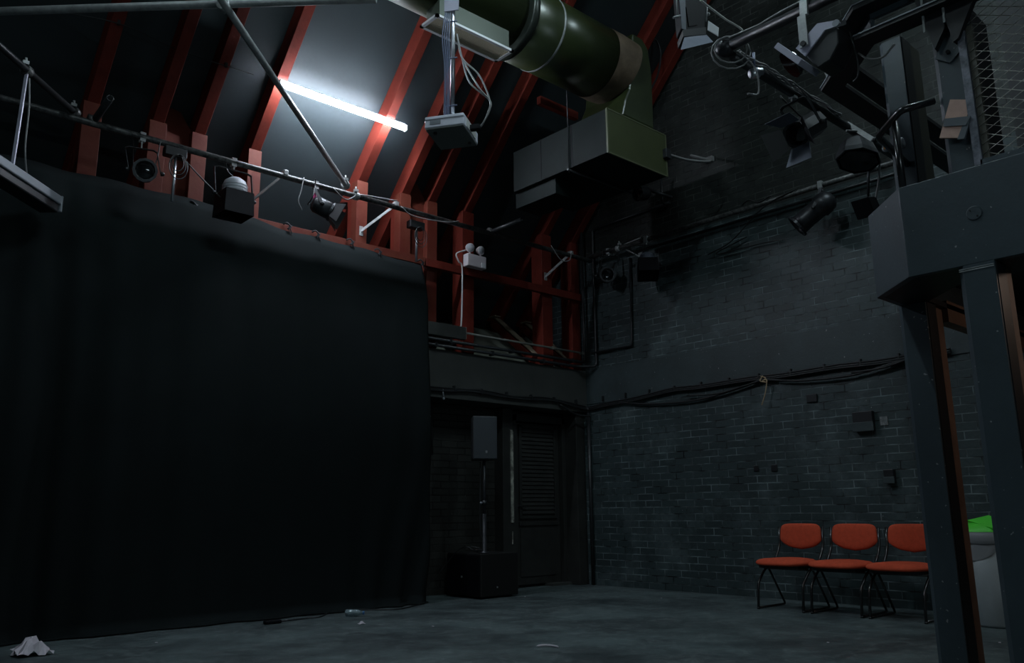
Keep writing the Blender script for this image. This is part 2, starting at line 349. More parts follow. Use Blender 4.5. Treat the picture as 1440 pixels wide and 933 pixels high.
for i, (x, wd, lp, lr) in enumerate(POST):
    m = 'redpale' if i < 7 else 'red'
    t = thing('timber_post', (x+wd/2, 7.16, 2.585), lp, 'post', 'red timber posts of the loft')
    b = MB().box((x, 7.10, 2.585), (x+wd, 7.21, 4.27)).build('post_board', m, t, bevel=.004)
    s = MB().box((x+.012, 7.21, 2.585), (x+.055, 7.30, 4.24)).build('side_board', 'red', t, bevel=.003)
    rx = x + wd/2
    # rafter: from the wall plate to the ridge
    ys = [8.38, RY+.05]
    tag(MB().prism([(rx-.05, ys[0], zr(ys[0])), (rx-.05, ys[1], zr(ys[1])), (rx-.05, ys[1], zr(ys[1], .26)), (rx-.05, ys[0], zr(ys[0], .26))], (.10, 0, 0)
                   ).build('roof_rafter', 'red', bevel=.004), lr, 'rafter', 'red roof rafters')
STR = ['red strut at the foot of the leftmost post, behind the curtain'] * 0
for i in (6, 7, 8, 9):
    x, wd = POST[i][:2]; rx = x + wd/2 - (.10 if i == 8 else .06)
    lab = {6: 'dark sloping strut behind the red post nearest the curtain edge', 7: 'dark sloping strut seen left of the emergency light post foot',
           8: 'pale-topped red strut sloping down left of the post near the corner', 9: 'pale-topped red strut sloping down right of the post near the corner'}[i]
    t = thing('loft_strut', (rx, 7.4, 2.72), lab, 'strut', 'sloping struts in the loft')
    a = V(rx, 7.98, 3.27); b = V(rx, 7.24, 2.68)
    MB().bar(a, b, .09, .12, V(1, 0, 0)).build('strut_board', 'red' if i > 7 else 'balcblk', t)
    if i > 7:
        MB().bar(a+V(0, -.045, .055), b+V(0, -.045, .055), .10, .012, V(0, .6, .8)).build('pale_edge', 'paleply', t)
        MB().box((rx-.05, 7.92, 3.345), (rx+.05, 8.04, 3.36)).build('packing_plate', 'paleply', t)
# plywood gussets between the paired posts
for (x0, x1, lab) in ((2.30, 2.54, 'red plywood sheet between the paired posts at the left, pointed at the top'), (4.93, 5.17, 'red plywood sheet between the middle pair of posts')):
    o = MB().prism([(x0, 7.17, 2.6), (x1, 7.17, 2.6), (x1, 7.17, 4.30), (x1-.10, 7.17, 4.45), (x0, 7.17, 4.48)], (0, .02, 0)).build('gusset_board', 'redpale')
    tag(o, lab, 'plywood sheet', 'red plywood gussets')
# the board the curtain is tied to
t = thing('red_rail', (4.3, 7.07, 3.5), 'long red horizontal rail nailed across the posts, curtain tied to it', 'rail')
MB().box((0.2, 7.04, 3.49), (5.10, 7.098, 3.575)).build('rail_board', 'redpale', t, bevel=.003)
MB().box((5.115, 7.04, 3.485), (7.60, 7.098, 3.575)).build('rail_board', 'red', t, bevel=.003)
tag(MB().bar((5.9, 6.05, 5.32), (6.5, 6.05, 5.32), .06, .09).build('collar_tie', 'red'), 'short red tie board going from a rafter behind the hanging duct box', 'tie')

# ------------------------------------------------------------------ curtain
def curtain():
    b = MB(); nx, nz = 260, 40; x0, x1 = -1.2, 5.04; vs = []
    for j in range(nz+1):
        t = j/nz; z = 0.012 + (3.52-0.012)*t
        for i in range(nx+1):
            u = i/nx; x = x0 + (x1-x0)*u
            flare = (1-t)**3
            fold = 0.022*math.sin(x*9.0+0.8*math.sin(x*2.1)) + 0.012*math.sin(x*21+1.3)
            left = max(0, min(1, (2.35-x)/1.2)); fold *= 0.35+1.9*left
            fold += -0.07*math.exp(-((x-1.55-0.05*(1-t))/0.075)**2)*(1-t*.6)*(-1)         # deep fold near the left
            rt = max(0, (x-3.9)/1.14)
            fold += 0.05*rt*flare*math.sin((x + 0.9*(1-t)**2*rt)*13)
            topz = max(0, (z-2.95)/0.57); y = 6.86 + 0.17*topz**1.6 + fold*(1-0.75*topz)*(0.5+0.5*(1-t))
            y += 0.035*math.sin((z-2.3)*2.2)*(1-topz)                                      # soft belly
            y -= 0.10*flare*0.7
            sag = 0.028*(1-math.cos(2*PI*x/0.62))*0.5
            zz = z - sag*topz*.6 + (0.085 if x < 2.75 else 0.085*max(0, 1-(x-2.75)/.75) )*topz - 0.05*max(0, (x-4.1)/0.94)**1.5*topz
            xx = x - 0.0*rt*flare
            if x > 4.7: xx += 0.0
            vs.append((xx, y, zz))
    fs = [(j*(nx+1)+i, j*(nx+1)+i+1, (j+1)*(nx+1)+i+1, (j+1)*(nx+1)+i) for j in range(nz) for i in range(nx)]
    b.add(vs, fs, True)
    # hem skirt lying on the floor
    hem = []; K = 5
    for k in range(K+1):
        for i in range(nx+1):
            x, y, z = vs[i]; s = k/K
            hem.append((x, y - s*(0.03+0.035*math.sin(x*5.1)**2), 0.012 + 0.02*math.sin(PI*s)*(1+math.sin(x*7))*(1-s) + 0.0*s))
    b.add(hem, [(k*(nx+1)+i, (k+1)*(nx+1)+i, (k+1)*(nx+1)+i+1, k*(nx+1)+i+1) for k in range(K) for i in range(nx)], True)
    o = b.build('stage_curtain', 'curtain')
    md = o.modifiers.new('thickness', 'SOLIDIFY'); md.thickness = 0.006; md.offset = 1
    return o
cur = tag(curtain(), 'wide black stage curtain hanging from the red rail to the floor', 'curtain')
for x, z0 in ((1.42, .0), (1.94, .0), (2.48, .0)):
    pass
for k, (px, py) in enumerate(((272, 290), (405, 320), (445, 331), (493, 342), (532, 356), (592, 371))):
    q = P(px, py, 1, 7.03); b = MB()
    b.tube(crom([q+V(-.05, .0, .02), q+V(-.02, -.02, .035), q+V(.02, -.02, .0), q+V(-.01, -.015, -.02), q+V(.03, -.02, .015)], 4), .008, 5)
    b.bar(q+V(0, -.02, .01), q+V(.005, -.025, -.10 if k == 4 else -.05), .012, .004); b.bar(q+V(0, -.02, .01), q+V(.035, -.022, -.06), .012, .004)
    tag(b.build('curtain_tie', 'tie'), ['knotted black tie on the curtain top, leftmost, by the plywood pair', 'knotted black tie just right of the hooded flood lamp', 'knotted black tie below the small lamp with pink tape',
        'knotted black tie left of the post where the pipes meet', 'long-tailed black tie right of the post where the pipes meet', 'knotted black tie at the right corner of the curtain'][k], 'curtain tie', 'ties along the curtain top')

# ------------------------------------------------------------------ alcove, door, speaker
d = struct(MB().box((6.66, 7.36, .03), (7.40, 7.41, 1.90)).build('door_1', 'door', bevel=.003))
def dpart(n, mb, m): return mb.build(n, m, d, bevel=.003)
dpart('door_frame', MB().box((6.56, 7.30, 0), (6.65, 7.42, 2.0)).box((7.41, 7.30, 0), (7.47, 7.42, 2.0)).box((6.56, 7.30, 1.92), (7.47, 7.42, 2.0)), 'door')
b = MB().box((6.72, 7.335, .80), (6.76, 7.36, 1.88)).box((7.30, 7.335, .80), (7.34, 7.36, 1.88)).box((6.72, 7.335, 1.85), (7.34, 7.36, 1.88)).box((6.72, 7.335, .78), (7.34, 7.36, .81))
dpart('louvre_frame', b, 'door')
b = MB()
for k in range(21):
    z = .83 + k*.048; b.prism([(6.76, 7.36, z), (6.76, 7.34, z+.005), (6.76, 7.352, z+.042), (6.76, 7.36, z+.042)], (.54, 0, 0))
dpart('louvre_panel', b, 'door')
dpart('lower_panel', MB().box((6.74, 7.348, .12), (7.32, 7.362, .66)).box((6.72, 7.34, .70), (7.36, 7.362, .745)), 'door')
b = MB().lathe([(.02, 0), (.02, .01), (.008, .012), (.008, .05)], frame((6.71, 7.36, .92), (0, -1, 0)), 12, closed=True).tube([(6.71, 7.315, .92), (6.80, 7.31, .92)], .008)
dpart('door_handle', b, 'blackm')
tag(MB().box((6.515, 7.255, .74), (6.54, 7.27, 1.80)).box((6.545, 7.255, .74), (6.552, 7.27, 1.78)).box((6.53, 7.26, .50), (6.54, 7.27, .64)).build('edge_strip', 'strip'),
    'scratched pale edge strip standing beside the louvred door', 'trim strip')
struct(MB().box((6.40, 7.27, 0), (6.555, 7.42, 2.06)).build('trim_door_pier', 'door', bevel=.003))
struct(MB().box((7.14, 7.24, 0), (7.48, 7.42, .03)).build('trim_threshold', 'beam'))

t = thing('subwoofer', (5.85, 6.97, 0), 'black subwoofer box on the floor in front of the alcove', 'speaker')
MB().box((5.59, 6.70, 0.02), (6.10, 7.26, .445)).build('cabinet', 'sub', t, bevel=.008)
MB().box((5.575, 6.715, .035), (5.592, 7.245, .43)).build('front_grille', 'blk2', t, bevel=.003)
MB().box((5.568, 6.98, .20), (5.576, 7.0, .22)).build('badge', 'badge', t)
MB().box((5.80, 6.696, .10), (5.815, 6.702, .115)).build('badge', 'badge', t)
for k in range(4):
    MB().lathe([(.02, 0), (.02, .02)], frame((5.65+(k % 2)*.39, 6.76+(k//2)*.44, 0), (0, 0, 1)), 10, closed=True).build('foot', 'black', t)
t = thing('speaker_pole', (5.72, 6.80, .445), 'black pole standing on the subwoofer under the small loudspeaker', 'pole')
b = MB().lathe([(.06, 0), (.06, .012), (.022, .02), (.022, .40)], frame((5.72, 6.80, .445), (0, 0, 1)), 14, closed=True).build('lower_tube', 'blackm', t)
MB().tube([(5.72, 6.80, .80), (5.72, 6.80, 1.40)], .0165, 12).build('upper_tube', 'blackm', t)
MB().lathe([(.03, 0), (.03, .05)], frame((5.72, 6.80, .93), (0, 0, 1)), 12, closed=True).build('collar', 'black', t)
MB().tube([(5.69, 6.79, .955), (5.655, 6.77, .955)], .007).sphere((5.65, 6.768, .955), .013, 6).build('knob', 'greybar', t)
t = thing('loudspeaker', (5.72, 6.82, 1.40), 'small black loudspeaker on a pole above the subwoofer', 'speaker')
RS = Matrix.Translation((5.735, 6.85, 0)) @ Matrix.Rotation(math.radians(-24), 4, 'Z')
def sp_(x, y, z): return RS @ V(x, y, z)
MB().prism([sp_(-.135, -.12, 1.40), sp_(.135, -.12, 1.40), sp_(.09, .12, 1.40), sp_(-.09, .12, 1.40)], (0, 0, .46)).build('cabinet', 'speaker', t, bevel=.008)
MB().box((-.128, -.132, 1.41), (.128, -.118, 1.85), RS).build('grille', 'speakerg', t, bevel=.005)
MB().box((.0, -.136, 1.47), (.02, -.131, 1.495), RS).build('badge', 'badge', t)
MB().box((-.08, -.01, 1.86), (.08, .01, 1.875), RS).build('top_handle', 'black', t)
b = MB(); c0 = V(5.68, 6.86, .46)
b.cable([c0+V(0, 0, 0), c0+V(-.08, .03, .03), c0+V(-.02, .1, .05), c0+V(.05, .02, .03), c0+V(-.06, -.04, .02), c0+V(.04, -.05, .04), (5.69, 6.83, .7), (5.695, 6.83, 1.38)], .006)
b.cable([c0+V(-.05, 0, .01), c0+V(-.1, .06, .05), c0+V(-.12, .2, -.0), (5.50, 7.20, .3), (5.3, 7.35, .012)], .005)
tag(b.build('speaker_cable', 'cable'), 'black cable coiled on the subwoofer and running up the pole', 'cable')

# ------------------------------------------------------------------ emergency light and surface wiring on the loft
t = thing('emergency_light', P(665, 378, 1, 7.0), 'white twin-head emergency light on the red rail', 'emergency light')
MB().box((5.63, 6.96, 3.575), (5.90, 7.05, 3.72)).build('battery_box', 'emtop', t, bevel=.008)
MB().box((5.83, 6.955, 3.585), (5.885, 6.962, 3.64)).build('status_plate', 'whitepaint', t)
for (x, dz) in ((5.69, (-.35, -1, -.15)), (5.85, (.15, -1, -.1))):
    hd = Vector(dz).normalized(); c0 = V(x, 7.0, 3.80)
    h = MB().lathe([(.012, -.05), (.035, -.045), (.052, -.01), (.052, .01)], frame(c0, hd), 16, closed=True).tube([c0+V(0, 0, -.09), c0-hd*.03], .010, 8).build('lamp_head', 'emtop', t)
    MB().lathe([(.046, .0102), (.040, .018), (1e-6, .022)], frame(c0, hd), 16).build('lens', 'emlens', h)
b = MB().cable([P(655, 352, 1, 7.03), P(642, 357, 1, 7.03), P(645, 368, 1, 7.03), P(650, 380, 1, 7.035), P(649, 450, 1, 7.04), P(647, 460, 1, 7.04), P(643, 464, 1, 7.04)], .009)
b.box((5.50, 7.02, 2.83), (5.53, 7.05, 2.86))
tag(b.build('supply_cable', 'cablew'), 'thin white cable running down from the emergency light to the grey trunking', 'cable')
tag(MB().box((4.9, 6.98, 2.72), (5.62, 7.04, 2.86)).build('cable_trunking', 'beam', bevel=.004), 'grey trunking box on the beam below the emergency light', 'trunking')
tag(MB().box((5.62, 6.99, 2.73), (5.635, 7.04, 2.865)).tube([(5.63, 7.0, 2.80), (7.50, 7.0, 2.795)], .013, 8).box((6.95, 6.98, 2.78), (6.99, 7.03, 2.815)).box((7.49, 6.985, 2.78), (7.53, 7.04, 2.81)).build('conduit', mat('pale_conduit', (.20, .20, .18), .5)),
    'pale thin conduit running right from the grey trunking across the red posts', 'conduit')
b = MB().tube(bend([(4.9, 7.0, 2.68), (7.50, 7.0, 2.68), (7.545, 7.0, 2.70), (7.545, 7.0, 4.42), ], .05), .018, 8)
for x in (5.4, 6.3, 7.3): b.box((x, 6.98, 2.655), (x+.03, 7.043, 2.705))
tag(b.build('conduit', 'steelblk'), 'upper dark conduit along the beam top that turns up in the corner', 'conduit', 'dark conduits round the corner')
b = MB().tube(bend([(4.9, 7.0, 2.615), (7.40, 7.0, 2.615), (7.585, 6.84, 2.615), (7.585, 6.84, 4.40), (7.585, 5.60, 4.41)], .05), .018, 8)
for x in (5.2, 6.0, 6.8): b.box((x, 6.98, 2.59), (x+.03, 7.043, 2.64))
tag(b.build('conduit', 'steelblk'), 'lower dark conduit along the beam top that turns onto the brick wall and up', 'conduit', 'dark conduits round the corner')
b = MB().tube(bend([(7.575, 6.90, 2.79), (7.59, 6.27, 2.79), (7.59, 6.24, 3.88)], .04), .014, 8)
tag(b.build('conduit', 'steelblk'), 'L-shaped thin conduit dropping from the pipe end down the brick wall by the corner', 'conduit')
# drip clip / hook below the tray
tag(MB().tube([(5.33, 7.02, 2.16), (5.33, 7.0, 2.06)], .008, 6).sphere((5.33, 7.0, 2.045), .016, 6).build('hook', 'greybar'), 'small steel hook hanging under the cable bundle on the beam', 'hook')

# cable bundles along beam and brick wall
b = MB()
for k, dz in enumerate((0, .018, -.016)):
    pts = [V(4.95, 7.02, 2.155+dz)]
    for i in range(1, 12):
        x = 4.95+i*.235; pts.append(V(x, 7.02-.004*k, 2.155+dz*(1 if i % 3 else .6)-.012*math.sin(i*1.3)-.03*max(0, (x-7.0)/.5)))
    pts += [V(7.60, 6.98, 2.10+dz*.5)]
    b.cable(pts, .009 if k else .012)
b.cable([(7.1, 7.02, 2.12), (7.35, 7.0, 2.02), (7.55, 6.95, 2.0)], .012)
for i in range(7): b.box((5.1+i*.38, 7.0, 2.14), (5.115+i*.38, 7.045, 2.20))
tag(b.build('cable_bundle', 'cable'), 'black cable bundle clipped along the grey beam above the alcove', 'cable')
b = MB()
for k, dz in enumerate((0, .02, -.018)):
    pts = [V(7.585, 7.0, 2.10+dz)]
    for i in range(1, 14): pts.append(V(7.585-.004*k, 7.0-i*.33, 2.10+.085*min(1, i/4)+dz+.006*math.sin(i*2.1)))
    b.cable(pts, .013 if k == 0 else .009)
for i in range(12): b.box((7.57, 6.75-i*.36, 2.17), (7.618, 6.765-i*.36, 2.235))
tag(b.build('cable_bundle', 'cable'), 'black cable bundle clipped along the foot of the smooth band on the brick wall', 'cable')
b = MB()
b.cable([(7.58, 6.5, 2.13), (7.58, 6.0, 2.06), (7.58, 5.4, 2.04), (7.58, 4.9, 2.10), (7.58, 4.55, 2.17)], .012)
b.cable([(7.57, 5.5, 2.10), (7.57, 5.1, 2.08), (7.57, 4.8, 2.12), (7.57, 4.5, 2.17)], .009)
b.cable([(7.57, 4.53, 2.16), (7.57, 4.1, 2.10), (7.57, 3.6, 2.09), (7.57, 3.2, 2.15), (7.57, 2.8, 2.19)], .012)
b.cable([(7.56, 3.6, 2.11), (7.56, 3.3, 2.12), (7.56, 3.0, 2.18)], .009)
tag(b.build('sagging_cables', 'cable'), 'loose black cables sagging below the bundle on the brick wall', 'cable')
b = MB().cable([(7.56, 4.56, 2.20), (7.55, 4.50, 2.17), (7.55, 4.55, 2.14), (7.55, 4.49, 2.15), (7.555, 4.52, 2.02), (7.555, 4.57, 1.90)], .006)
b.cable([(7.55, 4.53, 2.20), (7.54, 4.56, 2.15), (7.55, 4.50, 2.13)], .006)
tag(b.build('raffia_string', 'straw'), 'frayed straw-coloured string knotted round the cables on the brick wall', 'string')

# wall boxes on the brick wall
def wbox(name, y0, y1, z0, z1, d, label, cat, lip=True):
    t = thing(name, (XW, (y0+y1)/2, z0), label, cat)
    MB().box((XW-d, y0, z0), (XW+.002, y1, z1)).build('housing', 'black', t, bevel=.006)
    if lip: MB().box((XW-d-.006, y0-.006, z0-.006), (XW-d+.004, y1+.006, z0+(z1-z0)*.45)).build('cover', 'render', t, bevel=.004)
    return t
wbox('blanking_plate', 3.99, 4.10, 1.88, 1.96, .02, 'small flat dark plate on the brick just below the cable bundle', 'plate', False)
wbox('socket_box', 3.45, 3.64, 1.56, 1.74, .05, 'square black box on the brick, upper right, above the chairs', 'wall box')
wbox('sensor_box', 3.31, 3.40, 1.08, 1.20, .055, 'small black wall box beside the blue-grey post, above the third chair', 'wall box')
wbox('switch_plate', 4.69, 4.75, 1.24, 1.30, .012, 'tiny flush plate on the brick, left one of two at mid height', 'plate', False)
wbox('switch_plate', 4.48, 4.55, 1.23, 1.30, .012, 'tiny flush plate on the brick, right one of two at mid height', 'plate', False)
tag(MB().box((XW-.008, 3.33, 1.60), (XW+.001, 3.40, 1.68)).build('wall_sticker', mat('worn_sticker', (.08, .09, .09), .6, col2=(.25, .26, .26), vscale=40)), 'small worn pale sticker on the brick right of the square black box', 'sticker')

# ------------------------------------------------------------------ chairs
def superpad(cx, cz, wx, wz, thick, fn, n=40, rings=6):
    """pad with a rounded outline: fn(a)->(u,v) in [-1,1]; built in the (lateral,second) plane, returns verts/faces for front and back, puffed"""
    vs = []; fs = []
    for side in (1, -1):
        base = len(vs)
        for r in range(rings+1):
            q = r/rings; rr = math.sin(q*PI/2)
            h = side*thick/2*math.sqrt(max(0, 1-rr**6))
            for k in range(n):
                u, v = fn(2*PI*k/n); vs.append((cx+u*wx*rr, cz+v*wz*rr, h))
        for r in range(rings):
            for k in range(n):
                a = base+r*n+k; b = base+r*n+(k+1) % n; fs.append((a, b, b+n, a+n))
    return vs, fs
def se(a, p=3.2):
    c, s = math.cos(a), math.sin(a); return (abs(c)**(2/p)*(1 if c > 0 else -1), abs(s)**(2/p)*(1 if s > 0 else -1))
def backfn(a):
    u, v = se(a, 5.5)
    if v < 0: v = v*(0.42 + 0.58*math.cos(u*PI/2)**.8) ; u = u*(1+.0*v)
    u *= 1 - 0.04*max(0, v)
    return u, v
def make_chair(loc):
    t = thing('stacking_chair', loc, '', 'chair', 'red linked chairs along the brick wall')
    o = Vector(loc)
    # local: front = -X, lateral = Y
    vs, fs = superpad(0, 0, .215, .248, .062, se)
    vs2 = [o+V(.17+a+0.0, b, .405+h+(.012*math.cos(b*6)-.010) + (.0 if a > -.1 else -(a+.1)**2*1.6)+ .02*max(0,-a)) for a, b, h in vs]
    MB().add(vs2, fs, True).build('seat', 'chairfab', t)
    vs, fs = superpad(0, 0, .205, .115, .042, backfn)
    vs2 = [o+V(.455+h+.09*v*.9+.0-.35*u*u, u, .615+v) for u, v, h in vs]
    MB().add(vs2, fs, True).build('backrest', 'chairfab', t)
    for s in (-1, 1):
        y = s*.215
        pts = bend([o+V(.475, y, .68), o+V(.435, y, .50), o+V(.36, y, .405), o+V(.10, y, .345), o+V(.035, y, .20), o+V(.02, y, .012)], .06, 4)
        # one continuous bent tube: back upright, under the seat, front leg
        pts = bend([o+V(.45, y, .70), o+V(.435, y, .52), o+V(.33, y, .40), o+V(.15, y, .33), o+V(.03, y, .22), o+V(.01, y, .010)], .05, 4)
        MB().tube(pts, .0115, 10).build('side_tube', 'chairblk', t)
        pts = bend([o+V(.20, y-.0*s, .365), o+V(.46, y, .012), o+V(.03, y, .012)], .025, 3)
        MB().tube(pts, .0095, 8).build('rear_leg', 'chairblk', t)
        MB().lathe([(.014, 0), (.014, .016)], frame(o+V(.012, y, 0), (0, 0, 1)), 10, closed=True).build('foot', 'black', t)
    MB().tube([o+V(.14, -.215, .345), o+V(.14, .215, .345)], .010, 8).tube([o+V(.34, -.215, .375), o+V(.34, .215, .375)], .010, 8).build('cross_bar', 'chairblk', t)
    MB().box(o+V(.02, -.19, .352), o+V(.36, .19, .375)).build('seat_pan', 'black', t)
    MB().box(o+V(.16, .205, .345), o+V(.185, .255, .375)).build('link_clip', 'badge', t, bevel=.003)
    return t
CH = [(6.735, 4.045, 0, 'leftmost of the three red padded chairs by the brick wall'), (6.73, 3.535, 0, 'middle of the three red padded chairs by the brick wall'),
      (6.725, 3.035, 0, 'rightmost red padded chair, partly hidden behind the blue-grey post')]
for i, (x, y, z, l) in enumerate(CH):
    if i == 0: ch0 = make_chair((x, y, z)); c = ch0
    else: c = dup(ch0, (x, y, z))
    c['label'] = l

# ------------------------------------------------------------------ bin
bx, by = 6.98, 2.385
t = thing('waste_bin', (bx, by, 0), 'tall grey waste bin with a bright green lid between the two posts', 'bin')
F = frame((bx, by, 0), (0, 0, 1))
MB().lathe([(1e-6, .004), (.165, .004), (.175, .02), (.195, .585), (.185, .59), (1e-6, .59)], F, 32).build('body', 'bin', t)
MB().lathe([(.19, .585), (.203, .59), (.208, .60), (.21, .675), (.20, .68)], F, 32).build('rim', 'bindark', t)
b = MB(); b.lathe([(.206, .68), (.20, .695), (.16, .735), (.10, .76), (1e-6, .765)], Matrix.Translation((bx, by, 0)) @ Matrix.Rotation(math.radians(0), 4, 'X'), 32)
b.build('lid', 'green', t)
MB().prism([(bx-.20, by-.12, .70), (bx-.12, by-.19, .745), (bx-.02, by-.02, .80), (bx-.12, by+.1, .765)], (.015, .015, -.01)).build('lid_flap', 'green', t)
b = MB(); bag = []
for k in range(33):
    a = 2*PI*k/32
    for j in range(4): bag.append((bx+(.200+.004*math.sin(a*9+j)-.001*j)*math.cos(a), by+(.200+.004*math.sin(a*9+j)-.001*j)*math.sin(a), .597-.012*j-.03*j*abs(math.sin(a*1.5+.6))))
b.add(bag, [(k*4+j, k*4+j+1, (k+1)*4+j+1, (k+1)*4+j) for k in range(32) for j in range(3)], True); b.build('bin_bag', 'bag', t)

# ------------------------------------------------------------------ floor litter
b = MB(); q = P(45, 922, 2, 0)
def crumple(c, sx, sy, sz, seed, n=9):
    rnd = random.Random(seed); vs = []
    for j in range(n+1):
        for i in range(n+1):
            u = i/n*2-1; v = j/n*2-1
            h = max(0, 1-(u*u+v*v)*.55)*rnd.uniform(.35, 1.0) if abs(u) < .98 and abs(v) < .98 else rnd.uniform(0, .35)
            vs.append(c+V(u*sx*rnd.uniform(.8, 1.05), v*sy*rnd.uniform(.8, 1.05), .004+sz*h))
    fs = []
    for j in range(n):
        for i in range(n):
            a = j*(n+1)+i; fs += [(a, a+1, a+n+2), (a, a+n+2, a+n+1)]
    return MB().add(vs, fs)
o = crumple(q+V(0, 0, 0), .11, .10, .12, 11, 7).build('crumpled_paper', 'paper'); o.modifiers.new('t', 'SOLIDIFY').thickness = .002
o.rotation_euler = (0, 0, 0); tag(o, 'crumpled white paper on the floor at the foot of the curtain, lower left', 'paper')
o = crumple(P(508, 879, 2, 0), .03, .025, .025, 8, 4).build('paper_scrap', 'paper'); tag(o, 'small white paper scrap on the floor in front of the plastic bottle', 'paper scrap')
q = P(770, 911, 2, 0)
tag(MB().tube(crom([q+V(-.05, .05, .006), q+V(-.01, .02, .012), q+V(.03, -.02, .008), q+V(.03, -.07, .006)], 5), [.003]+[.008]*13+[.008, .003], 6).build('paper_curl', 'paper'), 'little white curl of tape on the bare floor in front', 'tape scrap')
q = P(497, 868, 2, 0); ax = V(.75, -.66, 0).normalized()
t = thing('plastic_bottle', q, 'crushed clear plastic bottle lying against the curtain hem', 'bottle')
prof = [(1e-6, 0), (.026, .002), (.030, .012), (.028, .03), (.031, .05), (.026, .07), (.030, .09), (.024, .115), (.012, .135), (.011, .15)]
MB().lathe(prof, frame(q-ax*.07+V(0, 0, .032), ax), 16).build('bottle_body', 'plastic', t)
MB().lathe([(.014, .148), (.014, .163), (1e-6, .164)], frame(q-ax*.07+V(0, 0, .032), ax), 12).build('cap', 'bottlecap', t)
q = P(383, 878, 2, 0)
tag(MB().box((q.x-.07, q.y-.03, .001), (q.x+.07, q.y+.03, .03)).build('cable_connector', 'blk2', bevel=.01), 'black cable connector lying on the floor by the curtain hem', 'connector')
tag(MB().cable([q+V(.07, 0, .012), P(430, 870, 2, .008), P(450, 868, 2, .008), P(465, 861, 2, .008), P(488, 858, 2, .008), P(520, 858, 2, .008), P(560, 857, 2, .008), P(592, 850, 2, .008)], .006).build('floor_cable', 'cable'),
    'thin black cable along the floor by the curtain hem', 'cable')
for k, (px, py, lab) in enumerate(((608, 882, 'flake of white debris on the floor before the subwoofer'), (402, 873, 'flake of white debris on the floor near the cable connector'), (738, 840, 'flake of debris at the foot of the subwoofer'),
                        (930, 842, 'flake of white debris on the floor near the brick wall'), (1165, 905, 'flake of white debris on the floor before the middle chair'), (218, 905, 'flake of white debris right of the crumpled paper'), (1407, 905, 'flake of white debris on the floor in front of the bin'))):
    q = P(px, py, 2, .002)
    tag(MB().prism([q, q+V(.02, .004, 0), q+V(.014, .018, 0), q+V(.002, .012, 0)], (0, 0, .004)).build('debris_flake', 'paper'), lab, 'debris', 'flakes of debris on the floor')

# ------------------------------------------------------------------ pipes of the lighting grid
def pipe(name, a, b, r, m, label, cat='pipe', group=None, caps=None):
    o = MB().tube([a, b], r, 14); o = o.build(name, m); return tag(o, label, cat, group)
LA, LB = V(-.6, 6.74, 3.915), V(7.42, 6.74, 3.925)
pipe('scaffold_pipe', LA, LB, .027, 'steel', 'long worn black pipe running in front of the red posts above the curtain')
RA, RB = V(7.45, 6.82, 3.985), V(7.45, 2.9, 3.985)
pipe('scaffold_pipe', RA, RB, .027, 'steel', 'long worn pipe running along the brick wall, carrying the spotlights')
pipe('conduit', V(7.585, 6.24, 3.93), V(7.585, 2.7, 3.93), .016, 'steelblk', 'thinner dark conduit just below the long pipe on the brick wall')
D1a, D1b = P(487, 262, 2, 3.97), P(315, 5, 2, 3.98)
dd = (D1b-D1a).normalized()
pipe('diagonal_pipe', D1a, D1b+dd*1.2, .024, 'galv', 'bright diagonal pipe passing in front of the left end of the lit tube')
D2a, D2b = P(107, 160, 2, 3.97), P(0, 65, 2, 3.98); dd2 = (D2b-D2a).normalized()
pipe('diagonal_pipe', D2a, D2b+dd2*1.0, .024, 'steelblk', 'dark diagonal pipe at the far left carrying the unlit batten')
T1, T2 = P(0, 16, 2, 4.02), P(330, 5, 2, 4.02); dd3 = (T2-T1).normalized()
pipe('cross_pipe', T1-dd3*1.2, T2+dd3*.9, .026, 'galv', 'grey pipe crossing the top left edge of the picture')
def stub(a, b, label, r=.027):
    t = thing('pipe_stub', a, label, 'pipe', 'short open pipe stubs')
    d = (Vector(b)-Vector(a)).normalized(); L = (Vector(b)-Vector(a)).length
    MB().lathe([(r, 0), (r, L), (r*.8, L), (r*.8, L-.06), (1e-6, L-.06)], frame(a, d), 14).build('pipe', 'steelblk', t)
    MB().lathe([(.04, -.03), (.04, .03)], frame(Vector(a)+V(-.02, 0, 0), (1, 0, 0)), 12, closed=True).build('coupler', 'steel', t)
stub(V(1.63, 6.75, 3.95), V(1.63, 6.36, 3.99), 'short pipe stub with open end pointing out above the leftmost red post')
stub(V(5.80, 6.75, 3.95), V(5.85, 6.30, 3.98), 'short pipe stub pointing out above the emergency light')
def clamp(p, d, label, m='galv', s=1.0):
    t = thing('pipe_clamp', p, label, 'clamp', 'pipe clamps'); F = frame(p, d)
    MB().lathe([(.038*s, -.028), (.042*s, -.02), (.042*s, .02), (.038*s, .028)], F, 12, closed=True).build('collar', 'steel' if m != 'galv' else m, t)
    MB().tube([Vector(p)+V(-.01, -.02, .03), Vector(p)+V(-.02, -.03, .085)], .008, 6).box(Vector(p)+V(-.04, -.05, .03), Vector(p)+V(.0, -.02, .055)).build('bolt', 'galv', t)
clamp(D1a+dd*.03, dd, 'clamp joining the bright diagonal pipe to the long pipe')
clamp(P(315, 8, 2, 4.0), dd, 'clamp joining the bright diagonal pipe to the pipe at the top edge')
clamp(D2a+dd2*.02, dd2, 'clamp joining the dark far-left diagonal pipe to the long pipe', 'steel')
clamp(P(38, 100, 2, 3.98), dd2, 'clamp on the far-left diagonal pipe holding the batten rod', 'steel')
clamp(V(7.45, 6.30, 3.985), V(0, 1, 0), 'clamp on the brick wall pipe near the corner')
clamp(V(4.03, 6.74, 3.92), V(1, 0, 0), 'clamp on the long pipe right of the diagonal pipe joint')
